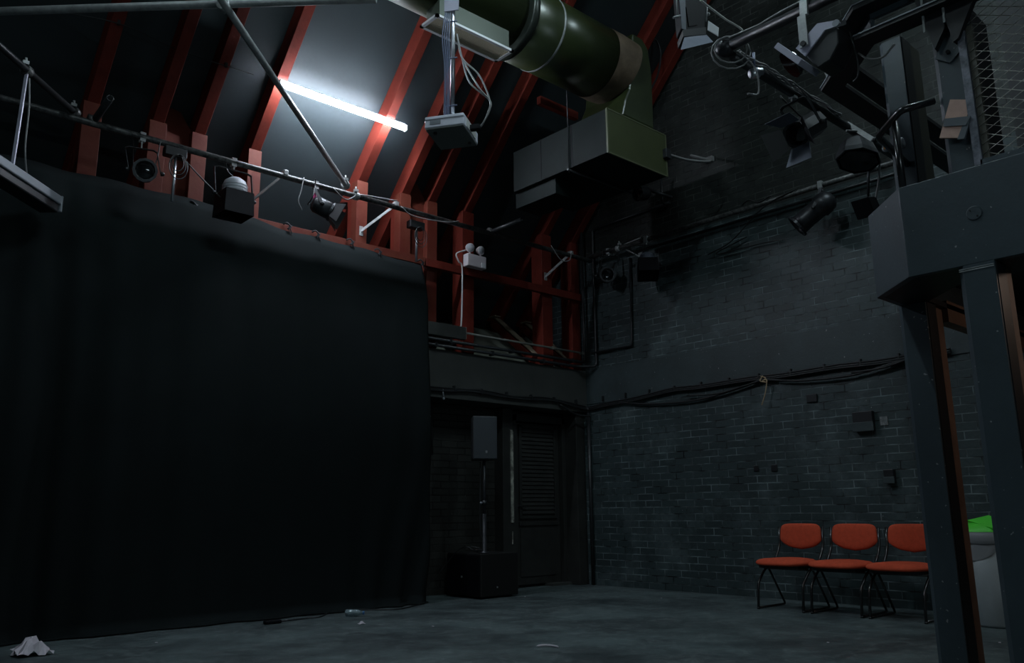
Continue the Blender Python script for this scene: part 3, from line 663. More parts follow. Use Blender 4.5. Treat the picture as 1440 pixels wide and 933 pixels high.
# brackets from pipe to posts
def bracket(x, y, z, p, label):
    t = thing('pipe_bracket', p, label, 'bracket', 'steel brackets from pipe to posts'); p = Vector(p); e2 = V(x, y, z)
    MB().bar(p, e2, .035, .006, V(1, 0, 0)).build('flat_bar', 'galv', t)
    MB().box(e2+V(-.022, -.006, -.05), e2+V(.022, .0, .05)).build('foot_plate', 'galv', t)
    MB().box(p+V(-.022, -.035, -.02), p+V(.022, .035, .03)).build('saddle', 'galv', t, bevel=.006)
bracket(3.10, 7.10, 3.72, (3.27, 6.74, 3.945), 'steel bracket from the long pipe to the post by the hooded flood lamp')
bracket(4.32, 7.10, 3.72, (4.50, 6.74, 3.945), 'steel bracket from the long pipe to the post where the pipes meet')
bracket(6.98, 7.10, 3.72, (7.06, 6.74, 3.945), 'steel bracket from the long pipe to the post near the corner')
t = thing('pipe_bracket', (7.6, 6.2, 3.98), 'steel wall bracket holding the brick wall pipe near the corner', 'bracket', 'steel brackets from pipe to posts')
MB().bar((7.45, 6.25, 3.985), (7.61, 6.1, 3.86), .03, .008).box((7.60, 6.06, 3.80), (7.617, 6.12, 3.92)).bar((7.45, 6.2, 4.01), (7.45, 5.95, 4.03), .02, .01).build('flat_bar', 'galv', t)

# ------------------------------------------------------------------ fluorescent battens
def batten(a, b, label, m='tube', hang=None):
    a = Vector(a); b = Vector(b); t = thing('fluorescent_batten', (a+b)/2, label, 'light fitting'); d = (b-a).normalized()
    MB().bar(a+V(0, 0, .036), b+V(0, 0, .036), .03, .016).build('housing', 'whitepaint', t, bevel=.004)
    MB().tube([a, b], .028, 8).build('tube', m, t)
    for p, s in ((a, -1), (b, 1)): MB().bar(p+d*s*.0, p+d*s*.015, .058, .06).build('end_cap', 'whitepaint', t, bevel=.006)
    if hang: 
        for p in (a+d*.2, b-d*.2): MB().tube([p+V(0, 0, .06), V(p.x, p.y, zr(p.y, .27))], .006, 6).build('hanger', 'galv', t)
    return t
ta = P(392, 119, 2, 4.72); tb = P(565, 183, 2, 4.72)
batten(V(ta.x, 6.56, 4.72), V(tb.x, 6.56, 4.72), 'brightly lit fluorescent tube on the rafters')
batten((6.15, .4, 6.9), (6.15, 1.9, 6.9), 'lit fluorescent tube hanging above the balcony', 'tube2', True)
batten((2.2, 3.1, 6.2), (3.7, 3.1, 6.2), 'lit fluorescent tube hanging over the middle of the room', 'tube2', True)
batten((-1.6, 2.4, 6.2), (-.1, 2.4, 6.2), 'lit fluorescent tube hanging behind the camera side', 'tube3', True)
batten((.2, -1.9, 2.5), (1.7, -1.9, 2.5), 'unseen fill tube added low behind the camera to light undersides', 'tube3')  # added fill lamp, brightens the grille and other undersides from below
# unlit batten at the left, hung from the far-left diagonal pipe
fa, fb = P(72, 283, 2, 3.2), P(0, 236, 2, 3.2); fd = (fb-fa).normalized()
t = thing('hanging_batten', (fa+fb)/2, 'unlit grey batten hanging by a rod at the far left', 'light fitting')
A0, B0 = fa, fa+fd*1.5
MB().bar(A0, B0, .17, .07).build('housing', 'greybar', t, bevel=.01)
MB().bar(A0+V(0, 0, -.065)+fd*.01, B0+V(0, 0, -.065), .14, .07).build('diffuser', 'black', t, bevel=.012)  # black colour stands in for shade on the batten's underside
MB().bar(A0+V(0, 0, -.025)-fd*.012, A0+V(0, 0, -.025)+fd*.006, .175, .13).build('end_cap', 'greybar', t, bevel=.008)
rt, rb = P(38, 100, 2, 3.97), P(14, 240, 2, 3.225)
MB().bar(rt, V(rt.x-.02, rt.y-.02, 3.22), .022, .012).build('hanger_rod', 'lavender', t)
tag(MB().cable([rt+V(.02, .0, -.05), V(rt.x+.04, rt.y, 3.7), V(rt.x+.05, rt.y+.02, 3.4), P(38, 252, 2, 3.23)], .006).build('safety_chain', 'cableg'), 'thin safety wire hanging beside the rod of the unlit batten', 'wire')

# ------------------------------------------------------------------ projector
pc = V(3.37, 4.44, 3.60)
t = thing('projector', pc, 'pale grey projector hanging from a pole, seen from below', 'projector')
o0 = P(597, 183, 2, 3.53); ex = (P(652, 176, 2, 3.53)-o0); W_ = ex.length; ex.normalize(); ey = V(0, 0, 1).cross(ex)
def PB(a, bb, c): return o0 + ex*a + ey*bb + V(0, 0, c)
D_, H_ = .355, .10
def pbox(a0, a1, b0, b1, c0, c1):
    vs = [PB(a, b_, c) for c in (c0, c1) for a, b_ in ((a0, b0), (a1, b0), (a1, b1), (a0, b1))]
    return MB().add(vs, [(3, 2, 1, 0), (4, 5, 6, 7), (0, 1, 5, 4), (1, 2, 6, 5), (2, 3, 7, 6), (3, 0, 4, 7)])
t.location = o0
pbox(0, W_, 0, D_, .01, H_).build('case', 'projw', t, bevel=.008)
pbox(.004, W_-.004, .004, D_-.004, 0, .012).build('underside', 'projg', t, bevel=.003)
pbox(.04, .12, -.003, .004, .035, .065).build('vent_panel', 'greybar', t)
pbox(.002, W_-.002, -.004, .002, .072, .076).build('seam', 'greybar', t)
MB().lathe([(.014, 0), (.014, -.012)], frame(PB(.06, .06, 0), (0, 0, 1)), 12, closed=True).build('foot', 'black', t)
MB().lathe([(.012, 0), (.012, -.01)], frame(PB(.25, .28, 0), (0, 0, 1)), 12, closed=True).build('foot', 'black', t)
pbox(W_-.002, W_+.006, .06, .28, .02, .085).build('socket_panel', 'cablew', t)
pp = PB(.17, .12, H_)
t = thing('projector_pole', pp, 'bright steel pole and cables holding the projector', 'pole')
MB().tube([pp, pp+V(0, 0, 1.35)], .016, 12).build('pole', 'alu', t)
MB().box(pp+V(-.06, -.06, 0), pp+V(.06, .06, .012)).build('foot_plate', 'alu', t)
hp = pp+V(0, 0, .95)
vs = [hp+ex*a-ey*.03+V(0, 0, c) for a, c in ((-.06, -.07), (.05, -.07), (.055, .10), (-.06, .09))]
MB().prism(vs, ey*.01).build('mount_plate', 'lavender', t)
b = MB()
b.bar(hp+V(0, 0, .06), hp+ex*.25+V(0, 0, .20), .04, .04).bar(hp+V(0, 0, .06), hp-ex*.28+V(0, 0, .25), .04, .04)
b.build('mount_arms', 'black', t)
MB().tube([hp+V(0, 0, .3), V(hp.x, hp.y, zr(hp.y, .27))], .016, 8).build('hanger', 'blackm', t)
b = MB()
for k in range(4):
    oo = -ex*(.022+.012*k) - ey*.02
    b.cable([pp+oo+V(0, 0, .02), pp+oo+V(.004*math.sin(k*3), 0, .2), pp+oo*1.0+V(0, 0, .45), pp+oo*1.1+V(-.004*k, 0, .7), pp+oo*.5+V(0, 0, 1.05)], .005)
for h in (.12, .5, .8): b.tube([pp+ex*.02+V(0, -.02, h), pp-ex*.07+V(0, -.03, h)], .006, 6)
tag(b.build('pole_cables', 'cableb'), 'bundle of cables strapped to the left of the projector pole', 'cable')
b = MB()
c1 = PB(W_+.01, .15, .045)
for k in range(3):
    off = V(.006*k, -.004*k, .004*k)
    b.cable([c1+off, c1+ex*.06+off, c1+ex*.13+V(0, 0, .10+.01*k), c1+ex*.14+V(0, 0, .20), pp+ex*(.20-.07*(k == 1))+V(0, 0, .34-.05*k), pp+ex*.07+V(0, 0, .50), pp+ex*.03+V(0, 0, .70)], .006)
tag(b.build('projector_cables', 'cableg'), 'grey cables looping out to the right of the projector', 'cable')
tag(MB().bar(c1-ex*.01, c1+ex*.07, .045, .04).build('cable_plug', 'blk2', bevel=.006), 'black plug in the side of the projector', 'plug')

b = MB().cable([P(60, 10, 0, 1.2)+V(0, 0, -.02), P(167, 30, 0, 1.70)+V(0, 0, -.02), P(248, 66, 0, 2.2)+V(0, 0, -.02), P(318, 90, 0, 2.6)+V(0, 0, -.02), P(375, 108, 0, 3.13)+V(0, 0, -.02)], .005)
for px, py, x in ((167, 30, 1.70), (318, 90, 2.6)): q = P(px, py, 0, x); b.box(q-V(.012, .012, .03), q+V(.012, .012, .01))
tag(b.build('roof_cable', 'cable'), 'thin black cable clipped across the red rafters at the upper left', 'cable')
tag(MB().cable([P(912, 62, 1, 5.4), P(922, 56, 1, 5.4), P(929, 75, 1, 5.4), P(925, 105, 1, 5.4), P(912, 132, 1, 5.4)], .012).build('drop_cable', 'cable'), 'thick black cable looping down behind the duct elbow', 'cable')
# ------------------------------------------------------------------ ventilation: round duct, elbow, hanging box, grille
DY, DZ = 5.04, 5.26
t = thing('round_duct', (5.0, DY, DZ), 'large round green ventilation duct under the roof', 'duct')
FX = frame((0, DY, DZ), (1, 0, 0), (0, 0, 1))
MB().lathe([(.30, 1.2), (.30, 4.56)], FX, 40, closed=True).build('narrow_section', 'duct', t)
MB().lathe([(.355, 4.54), (.355, 5.82)], FX, 40, closed=True).build('wide_section', 'duct', t)
MB().lathe([(.36, 4.53), (.372, 4.54), (.372, 4.60), (.36, 4.61)], FX, 40, closed=True).build('collar', mat('collar_dark', (.03, .036, .03), .3, metal=.3), t)
MB().lathe([(.356, 4.92), (.361, 4.93), (.356, 4.945)], FX, 40).build('seam_band', 'galv', t)
MB().lathe([(.301, 3.18), (.306, 3.19), (.301, 3.21)], FX, 40).build('seam_band', 'galv', t)
# elbow: brown mastic collar then a squared drop into the box
b = MB(); n = 40
vs = []
for (x, r, sl) in ((5.68, .359, 0), (5.85, .362, .02), (6.02, .352, .10)):
    for k in range(n):
        a = 2*PI*k/n; vs.append((x + sl*math.cos(a), DY+r*math.sin(a), DZ+r*math.cos(a)))
b.add(vs, [(i*n+k, i*n+(k+1) % n, (i+1)*n+(k+1) % n, (i+1)*n+k) for i in range(2) for k in range(n)], True); b.build('mastic_joint', 'ductjoint', t)
b = MB()
prof = [(6.02, DZ+.345), (6.18, DZ+.345), (6.27, DZ+.26), (6.31, DZ-.02), (6.30, 4.63), (5.80, 4.63), (5.86, 4.82), (5.93, DZ-.30)]
b.prism([(x, DY-.245, z) for x, z in prof], (0, .60, 0)); b.build('elbow', 'duct', t, bevel=.02)
s = .85
bx0, bx1, by0, by1, bz0, bz1 = 6.555*s, 7.616*s, 5.64*s, 7.20*s, .867+(4.755-.867)*s, .867+(5.285-.867)*s
t = thing('duct_box', ((bx0+bx1)/2, (by0+by1)/2, bz0), 'big rectangular duct box hanging near the corner, green end face', 'duct box')
MB().box((bx0, by0+.006, bz0), (bx1, by1, bz1)).build('casing', 'boxgalv', t, bevel=.004)
MB().box((bx0+.005, by0-.004, bz0+.005), (bx1-.005, by0+.008, bz1-.005)).build('end_panel', 'boxgreen', t)
b = MB().box((bx0-.004, by0-.008, bz0-.004), (bx0+.012, by0+.01, bz1+.004)).box((bx0, by0-.008, bz0-.006), (bx1, by0+.01, bz0+.008)).box((bx0, by0-.008, bz1-.008), (bx1, by0+.01, bz1+.004)).box((bx1-.01, by0-.008, bz0), (bx1+.004, by0+.01, bz1))
b.build('corner_flange', mat('edge_green', (.10, .11, .06), .4), t)
MB().box((bx0-.003, by0+.46, bz0-.003), (bx0+.002, by0+.475, bz1+.003)).box((bx0-.003, by0+.90, bz0-.003), (bx0+.002, by0+.91, bz1+.003)).build('seam', 'blk2', t)
MB().tube([(bx0-.012, by0+.50, bz0-.05), (bx0-.012, by0+.50, zr(by0+.5, .27))], .006, 6).tube([(bx0-.03, by0+.50, bz0-.02), (bx1+.03, by0+.50, bz0-.02)], .012, 6).build('hanger_rod', 'blackm', t)
MB().box((bx0+.05, by0+.75, bz0-.17), (bx0+.4, by0+1.35, bz0)).build('lower_duct', 'boxgalv', t, bevel=.004)
MB().box((bx1-.06, by0-.05, bz0+.18), (bx1+.02, by0-.0, bz0+.28)).build('junction_box', 'blackm', t, bevel=.005)
w1 = P(998, 225, 0, 7.6)
b = MB().cable([(bx1, by0-.03, bz0+.23), (bx1+.3, by0-.06, bz0+.245), (bx1+.62, by0-.10, bz0+.31), w1+V(-.30, .04, -.02), w1+V(-.12, .03, .0), w1], .014)
b.box(w1+V(-.03, -.05, -.03), w1+V(.016, .05, .03))
tag(b.build('flexible_conduit', 'cableg'), 'grey flexible conduit from the duct box across to the brick wall', 'conduit')
# extract grille under the narrow duct
gz = 4.80
t = thing('air_grille', (4.05, 4.98, gz), 'white-framed beige grille on the underside of the round duct', 'grille')
GX0, GX1, GY0, GY1 = 3.60, 4.44, 4.855, 5.09
MB().box((GX0+.05, GY0+.03, gz+.02), (GX1-.03, GY1-.03, DZ-.1)).build('plenum', mat('plenum_green', (.07, .085, .065), .35, metal=.3), t)
fr = .028
MB().box((GX0, GY0, gz), (GX1, GY0+fr, gz+.02)).box((GX0, GY1-fr, gz), (GX1, GY1, gz+.02)).box((GX0, GY0, gz), (GX0+fr, GY1, gz+.02)).box((GX1-fr, GY0, gz), (GX1, GY1, gz+.02)).build('frame', 'whitepaint', t)
MB().box((GX0+fr, GY0+fr, gz+.016), (GX1-fr, GY1-fr, gz+.022)).build('backing', 'grilleback', t)
b = MB(); nx = 62
for i in range(nx): x = GX0+fr+(GX1-GX0-2*fr)*(i+.5)/nx; b.box((x-.003, GY0+fr, gz+.004), (x+.003, GY1-fr, gz+.012))
for j in range(14): y = GY0+fr+(GY1-GY0-2*fr)*(j+.5)/14; b.box((GX0+fr, y-.003, gz+.006), (GX1-fr, y+.003, gz+.014))
b.build('lattice', 'grille', t)
# pipe fitting under the duct box
w2 = P(905, 274, 0, 7.3)
t = thing('pipe_fitting', w2, 'dim brass-lensed lamp and short pipe under the duct box', 'lamp')
MB().tube([P(903, 264, 0, 7.3), P(945, 278, 0, 7.5)], .02, 8).tube([P(930, 250, 0, 7.45), P(931, 285, 0, 7.5), P(938, 290, 0, 7.55)], .014, 8).build('pipe', 'steelblk', t)
MB().lathe([(.05, 0), (.085, .05), (.09, .16), (.095, .17)], frame(P(912, 272, 0, 7.35), (-1, .2, -.2)), 18, closed=True).build('can', 'blackm', t)
MB().lathe([(.085, 0), (.07, .015), (1e-6, .02)], frame(P(912, 272, 0, 7.35)+Vector((-1, .2, -.2)).normalized()*.17, (-1, .2, -.2)), 18).build('lens', 'lens', t)

# ------------------------------------------------------------------ stage lamps
def doors(b0, ax, sx, r, dist, lens, parent, mats, angles=(.5, .5, .5, .5), wid=1.0):
    """four barn doors round a front centre b0, axis ax, side axis sx"""
    ax = Vector(ax).normalized(); sx = Vector(sx).normalized(); sy = ax.cross(sx)
    for k, (d, e2) in enumerate(((sx, sy), (sy, sx), (-sx, sy), (-sy, sx))):
        if mats[k] is None: continue
        an = angles[k]; out = (d*math.sin(an)+ax*math.cos(an)); h = b0 + d*r
        vs = [h-e2*r*.9*wid, h+e2*r*.9*wid, h+e2*r*1.25*wid+out*lens, h-e2*r*1.25*wid+out*lens]
        nrm = (vs[1]-vs[0]).cross(vs[2]-vs[1]).normalized()
        MB().prism(vs, nrm*.003).build('barn_door', mats[k], parent)
def yoke(parent, hook, c, sx, w, m='blackm', drop=.06, th=.028, clampm='galv'):
    sx = Vector(sx).normalized(); top = hook+V(0, 0, -drop)
    pts = [c+sx*w, V((top+sx*w).x, (top+sx*w).y, top.z-.015), top+sx*w*.8, top-sx*w*.8, V((top-sx*w).x, (top-sx*w).y, top.z-.015), c-sx*w]
    b = MB(); fwdv = sx.cross(V(0, 0, 1)).normalized()
    for a, e2 in zip(pts[:-1], pts[1:]): b.bar(a, e2, th, .005, sx if abs((e2-a).normalized().dot(sx)) < .9 else V(0, 0, 1))
    b.build('yoke', m, parent)
    MB().bar(hook+V(0, 0, .035), top, .04, .012, sx).box(hook-V(.022, .022, .04), hook+V(.022, .022, .04)).build('hook_clamp', clampm, parent)
    for s_ in (1, -1): MB().lathe([(.018, 0), (.018, .02), (.010, .03)], frame(c+sx*w*s_, sx*s_), 10, closed=True).build('knob', 'black', parent)

def can_lamp(hook, c, aim, r, L, label, bodym='black', prof=None, seg=24, door=None, dm=('black',)*4, dang=(.5,)*4, ring=True, ym='blackm', yw=None, dlen=.12, name='stage_lamp', drop=.06, sides=None):
    hook = Vector(hook); c = Vector(c); aim = Vector(aim).normalized()
    t = thing(name, hook, label, 'stage light')
    sx = aim.cross(V(0, 0, 1)); sx = sx.normalized() if sx.length > .1 else V(1, 0, 0)
    F = frame(c, aim, sx)
    prof = prof or [(1e-6, -L/2), (r*.75, -L/2), (r, -L/2+.03), (r, L/2), (r*.88, L/2), (r*.85, L/2-.03)]
    MB().lathe(prof, F, seg, smooth=seg > 10).build('lamp_body', bodym, t)
    MB().lathe([(r*.86, 0), (r*.6, .008), (1e-6, .012)], frame(c+aim*(L/2-.03), aim), 24).build('lens', 'lens', t)
    if ring: MB().lathe([(r*1.0, L/2-.02), (r*1.13, L/2-.018), (r*1.13, L/2+.005), (r*.9, L/2+.005)], F, seg, smooth=False).build('colour_frame', 'blackm', t)
    yoke(t, hook, c, sx, yw or r*1.2, ym, drop)
    if door: doors(c+aim*(L/2+.005), aim, sx, r*.95, 0, dlen, t, dm, dang)
    b = MB().cable([c-aim*L*.5, c-aim*(L*.5+.05)+V(0, 0, -.04), c-aim*L*.5+sx*r+V(0, 0, .03), hook+sx*.07+V(0, 0, -.02), hook+sx*.10+V(0, 0, .03)], .006)
    b.build('lead', 'cable', t)
    return t
# left pipe
can_lamp((2.0, 6.74, 3.915), (2.03, 6.70, 3.61), (-.30, -1, -.30), .085, .26, 'black round lamp facing the camera, hanging left of the plywood pair', seg=12, drop=.10, yw=.12)
def hood_lamp(hook, c, label, s=1.0, tilt=(0, 0, -1), domem='reflector', hoodm='blk2', yw=.17, name='flood_lamp', sxv=(1, 0, 0)):
    hook = Vector(hook); c = Vector(c); aim = Vector(tilt).normalized(); t = thing(name, hook, label, 'stage light')
    sx = Vector(sxv); F = frame(c, aim, sx)
    MB().lathe([(1e-6, -.16*s), (.05*s, -.155*s), (.09*s, -.125*s), (.105*s, -.08*s), (.105*s, 0)], F, 24).build('dome', domem, t)
    for h in (.03, .055, .08): MB().lathe([(.1075*s, -h*s-.004), (.110*s, -h*s), (.1075*s, -h*s+.004)], F, 24).build('cooling_ring', domem, t)
    # square hood that flares away from the dome
    z = 1
    a, b2 = .125*s, .132*s; vs = [F @ V(i*a, j*a, -.01) for i, j in ((-1, -1), (1, -1), (1, 1), (-1, 1))] + [F @ V(i*b2, j*b2, .20*s) for i, j in ((-1, -1), (1, -1), (1, 1), (-1, 1))]
    o = MB().add(vs, [(3, 2, 1, 0), (0, 1, 5, 4), (1, 2, 6, 5), (2, 3, 7, 6), (3, 0, 4, 7)]).build('hood', hoodm, t); o.modifiers.new('t', 'SOLIDIFY').thickness = .003
    yoke(t, hook, c+aim*.02, sx, yw, 'blackm', .07)
    MB().cable([c-aim*.16*s, c-aim*.17*s+V(-.06, 0, .02), hook+V(-.06, 0, -.06), hook+V(-.08, 0, .02)], .006).build('lead', 'cable', t)
    return t
hood_lamp((2.78, 6.74, 3.915), (2.79, 6.70, 3.60), 'black hooded flood lamp with grey ribbed dome hanging from the long pipe', 1.0)
t = can_lamp((3.59, 6.74, 3.915), (3.63, 6.66, 3.68), (.75, -.45, -.42), .082, .20, 'small black lamp with pink tape on its yoke', door=True, dlen=.10, bodym='blackm', dang=(.45, .5, .45, .5), yw=.10)
MB().bar((3.575, 6.72, 3.86), (3.575, 6.705, 3.76), .045, .012, V(1, 0, 0)).build('tape', 'pink', t)
# brick wall pipe
can_lamp((7.45, 6.46, 3.985), (7.40, 6.46, 3.665), (-.80, -.9, -.1), .085, .16, 'small round lamp in a thin yoke on the brick wall pipe, nearest the corner', yw=.12)
hood_lamp((7.44, 5.86, 3.985), (7.36, 5.80, 3.66), 'hooded lamp with dull dome on the brick wall pipe, beside the corner lamp', .88, (-.25, -.25, -1), 'bluegrey', 'blk2', .14, sxv=(.7, -.7, 0))
can_lamp((7.44, 3.67, 3.985), (7.28, 3.68, 3.67), (-.35, .74, -.62), .105, .42, 'long cylindrical spotlight on the brick wall pipe, pointing down to the left', bodym='blackm',
         prof=[(1e-6, -.23), (.06, -.22), (.10, -.18), (.112, -.12), (.112, -.07), (.096, -.055), (.096, .12), (.10, .21), (.09, .21), (.088, .18)], yw=.125)
# pipes over the balcony corner
PA0, PA1 = V(4.094, 2.545, 3.646), V(4.094, -.6, 3.646)
t = thing('bundled_pipe', PA0, 'dark pipe with rounded end and cables tied along it, upper right', 'pipe')
MB().tube([PA0, PA1], .032, 14).build('pipe', 'steelblk', t)
MB().sphere(PA0+V(0, 0, 0), .055, 10, (1, 1.1, 1)).build('end_cap', 'blackm', t)
b = MB()
for k in range(4):
    b.cable([PA0+V(.03*math.cos(k), -.05, .035), PA0+V(.012*k-.02, -.4, .045), PA0+V(.01*k-.01, -.8, .05-.004*k), PA0+V(-.015*k, -1.4, .045), PA0+V(.01, -2.5, .04)], .008)
b.build('tied_cables', 'cableg', t)
PB0, PB1 = V(4.14, 2.53, 3.602), V(7.6, 2.53, 3.602)
t = thing('bundled_pipe', PB0, 'dark pipe wound with cables, running from the rounded end to the brick wall', 'pipe')
MB().tube([PB0, PB1], .030, 14).build('pipe', 'steelblk', t)
b = MB()
for k in range(4):
    pts = []
    for i in range(14):
        x = 4.18+i*.10; pts.append(V(x, 2.53-.03+.012*math.sin(i*1.1+k*2), 3.602+.035+.012*math.cos(i*1.7+k)))
    b.cable(pts, .006, 5, 4)
b.build('wound_cables', 'cableg', t)
b = MB()
for k in range(2):
    c0 = PA0+V(-.02, -.05, -.04-.02*k); ex_ = V(.72, -.68, 0); pts = [c0+ex_*(.10+.02*k)*math.cos(a)+V(0, 0, 1)*(.09+.02*k)*math.sin(a) for a in [i*PI/7 for i in range(15)]]
    b.tube(pts, .005, 6)
b.cable([PA0+V(.05, -.05, -.02), PA0+V(.16, -.1, -.12), PA0+V(.14, -.12, -.3), PA0+V(.05, -.1, -.33)], .006)
tag(b.build('cable_loops', 'cableg'), 'loops of grey cable hanging at the rounded pipe end', 'cable')
b = MB().cable([P(985, 0, 1, 2.581), P(1000, 12, 1, 2.581), P(1020, 27, 1, 2.563), P(1045, 45, 1, 2.545), PA0+V(.02, 0, .03)], .007)
tag(b.build('lamp_cable', 'cablew'), 'pale cable crossing from the top barn door lamp to the rounded pipe end', 'cable')
t = thing('cable_plug', P(1064, 105, 1, 2.492), 'bright metal cable connector hanging by its lead near the rounded pipe end', 'connector')
c0 = P(1062, 103, 1, 2.492)
MB().lathe([(.02, -.04), (.034, -.03), (.034, .02), (.024, .03), (.024, .05)], frame(c0, (.6, -.5, .25)), 12, closed=True).build('plug_body', 'alu', t)
MB().tube([c0+V(0, 0, .14), c0+V(-.005, 0, .03)], .009, 8).build('lead_sleeve', 'cableb', t)
# big silver profile spotlight on pipe A
hk = V(4.094, 2.03, 3.646); c0 = P(1150, 70, 0, 4.139)
t = thing('profile_spotlight', hk, 'large lavender-grey spotlight at the upper right, pointing down left', 'stage light')
aim = (P(1112, 88, 0, 4.094)-P(1172, 40, 0, 4.228)).normalized(); sx = aim.cross(V(0, 0, 1)).normalized(); F = frame(c0, aim, sx)
lamp_up = sx.cross(aim)
sidepts = [P(1106+30, 72, 0, 4.023), P(1137, 48, 0, 4.023), P(1150, 33, 0, 4.023), P(1178, 28, 0, 4.023), P(1182, 33, 0, 4.023), P(1176, 38, 0, 4.023), P(1160, 43, 0, 4.023), P(1140, 68, 0, 4.023), P(1133, 79, 0, 4.023), P(1119, 70, 0, 4.023), P(1124, 63, 0, 4.023)]
MB().prism([P(1119, 68, 0, 4.023), P(1136, 48, 0, 4.023), P(1149, 33, 0, 4.023), P(1178, 28, 0, 4.023), P(1182, 32, 0, 4.023), P(1176, 37, 0, 4.023), P(1160, 42, 0, 4.023), P(1132, 79, 0, 4.023)], (.008, 0, 0)).build('side_plate', 'lavender', t)
MB().prism([P(1133, 78, 0, 4.036), P(1160, 44, 0, 4.036), P(1178, 38, 0, 4.036), P(1180, 60, 0, 4.036), P(1168, 84, 0, 4.036), P(1150, 96, 0, 4.036)], (.16, 0, 0)).build('lamp_body', 'black', t, bevel=.008)
MB().bar(P(1104, 72, 0, 4.041), P(1138, 96, 0, 4.041), .20, .035, V(0, 1, .8)).build('lens_bar', 'lavender', t, bevel=.004)
MB().lathe([(.07, 0), (.085, .03), (.085, .05)], frame(P(1120, 84, 0, 4.112), aim), 20, closed=True).build('lens', 'lens', t)
MB().bar(P(1130, 0, 0, 4.058), P(1131, 22, 0, 4.050), .045, .02, V(1, 0, 0)).bar(P(1127, 22, 0, 4.023), P(1131, 66, 0, 4.014), .05, .008, V(1, 0, 0)).build('yoke', 'galv', t)
MB().lathe([(.016, 0), (.016, .012)], frame(P(1130, 62, 0, 4.009), (-1, 0, 0)), 10, closed=True).build('pivot_bolt', 'black', t)
MB().lathe([(.02, 0), (.02, .008)], frame(P(1176, 33, 0, 4.021), (-1, 0, 0)), 14, closed=True).build('pivot_boss', 'greybar', t)
MB().bar(P(1183, 33, 0, 4.094), P(1192, 46, 0, 4.228), .05, .03).build('tail_bracket', 'blackm', t)
# lamps hanging from pipe B
hk = V(4.86, 2.53, 3.602); c0 = P(1137, 178, 1, 2.528)
t = can_lamp(hk, P(1135, 180, 1, 2.528), (-.80, .12, -.52), .085, .31, 'black spotlight with spread barn doors hanging over the brick wall view, upper right', door=True, seg=8, dlen=.135, bodym='black',
             dm=('black', 'bluegrey', 'black', 'bluegrey'), dang=(.7, .75, .7, .6), yw=.108)
hk = V(5.63, 2.53, 3.602); c0 = P(1206, 217, 1, 2.492)
t = thing('pan_flood', hk, 'wide dark pan floodlight hanging left of the balcony post', 'stage light')
F = frame(c0+V(0, 0, -.035), (-.15, -.1, -1), (1, 0, 0))
MB().lathe([(1e-6, -.17), (.07, -.165), (.12, -.12), (.165, -.02), (.17, .0), (.175, .02), (.165, .025)], F @ Matrix.Diagonal((1.11, .85, .98, 1)), 8, smooth=False).build('shell', 'blackm', t)
MB().lathe([(.155, .02), (1e-6, .0)], F @ Matrix.Diagonal((1.05, .8, 1, 1)), 8).build('lens', 'lens', t)
MB().bar(hk+V(0, 0, .03), V(c0.x-.05, c0.y-.14, c0.z+.05), .035, .012, V(1, 0, 0)).build('hook_clamp', 'galv', t)
MB().lathe([(.02, 0), (.02, .02)], frame((c0.x-.05, c0.y-.15, c0.z+.04), (0, -1, 0)), 12, closed=True).build('knob', 'black', t)
MB().cable([P(1190, 184, 1, 2.492), P(1212, 186, 1, 2.448), P(1225, 200, 1, 2.448), P(1236, 222, 1, 2.403), P(1236, 250, 1, 2.448), P(1232, 278, 1, 2.492)], .008).build('lead', 'cableg', t)
c0 = P(1229, 286, 1, 2.581)
t = thing('small_flood', c0, 'small black flood lamp peeping out left of the balcony corner', 'stage light')
MB().prism([c0+V(-.09, 0, .03), c0+V(.05, 0, .07), c0+V(.12, 0, -.02), c0+V(.0, 0, -.10)], (0, .14, 0)).build('housing', 'blk2', t, bevel=.006)
MB().tube([c0+V(.02, .05, .05), (c0.x+.02, 2.58, 3.602)], .010, 8).build('drop_rod', 'blackm', t)
# barn door lamp cut by the top edge
hk = P(985, -60, 2, 4.9)
t = thing('barndoor_lamp', hk, 'barn door spotlight at the top edge, one door coloured white to look strongly lit', 'stage light')
yy = 3.0
def Q(px, py, y=yy): return P(px, py, 1, y)
MB().prism([Q(952, -30), Q(958, 38), Q(968, 46), Q(991, 44), Q(997, -30)], (.09, .11, 0)).build('lamp_body', 'blk2', t, bevel=.01)
MB().prism([Q(953, -30, yy-.006), Q(959, 40, yy-.006), Q(965, 42, yy-.006), Q(963, -30, yy-.006)], (0, .005, 0)).build('side_rib', 'bluegrey', t)
MB().prism([Q(965, 10, yy-.006), Q(969, 37, yy-.006), Q(981, 35, yy-.006), Q(979, 10, yy-.006)], (0, .005, 0)).build('vent_cover', 'blk2', t)
MB().prism([Q(960, 42, yy-.02), Q(961, 51, yy-.02), Q(993, 48, yy-.02), Q(993, 38, yy-.02)], (.10, .12, 0)).build('door_frame', 'black', t)
MB().prism([Q(964, 50), Q(992, 47), Q(1003, 59, yy-.12), Q(958, 70, yy-.12)], (0, .004, .004)).build('barn_door', 'bluegrey', t)
MB().prism([Q(995, 42, yy), Q(996, 29, yy), Q(1011, 39, yy+.02), Q(1010, 51, yy+.02)], (.004, .004, 0)).build('barn_door', 'whitepaint', t)  # white colour stands in for strong light falling on this door
MB().prism([Q(960, 45, yy+.1), Q(961, 42, yy+.1), Q(955, 62, yy+.12), Q(954, 64, yy+.12)], (.004, .004, 0)).build('barn_door', 'bluegrey', t)
MB().tube([Q(950, -30), Q(953, 25)], .006, 6).tube([Q(947, 25), Q(956, 22)], .008, 6).tube([Q(994, 8), Q(993, 30)], .008, 6).sphere(Q(996, 20), .014, 6).build('yoke', 'galv', t)
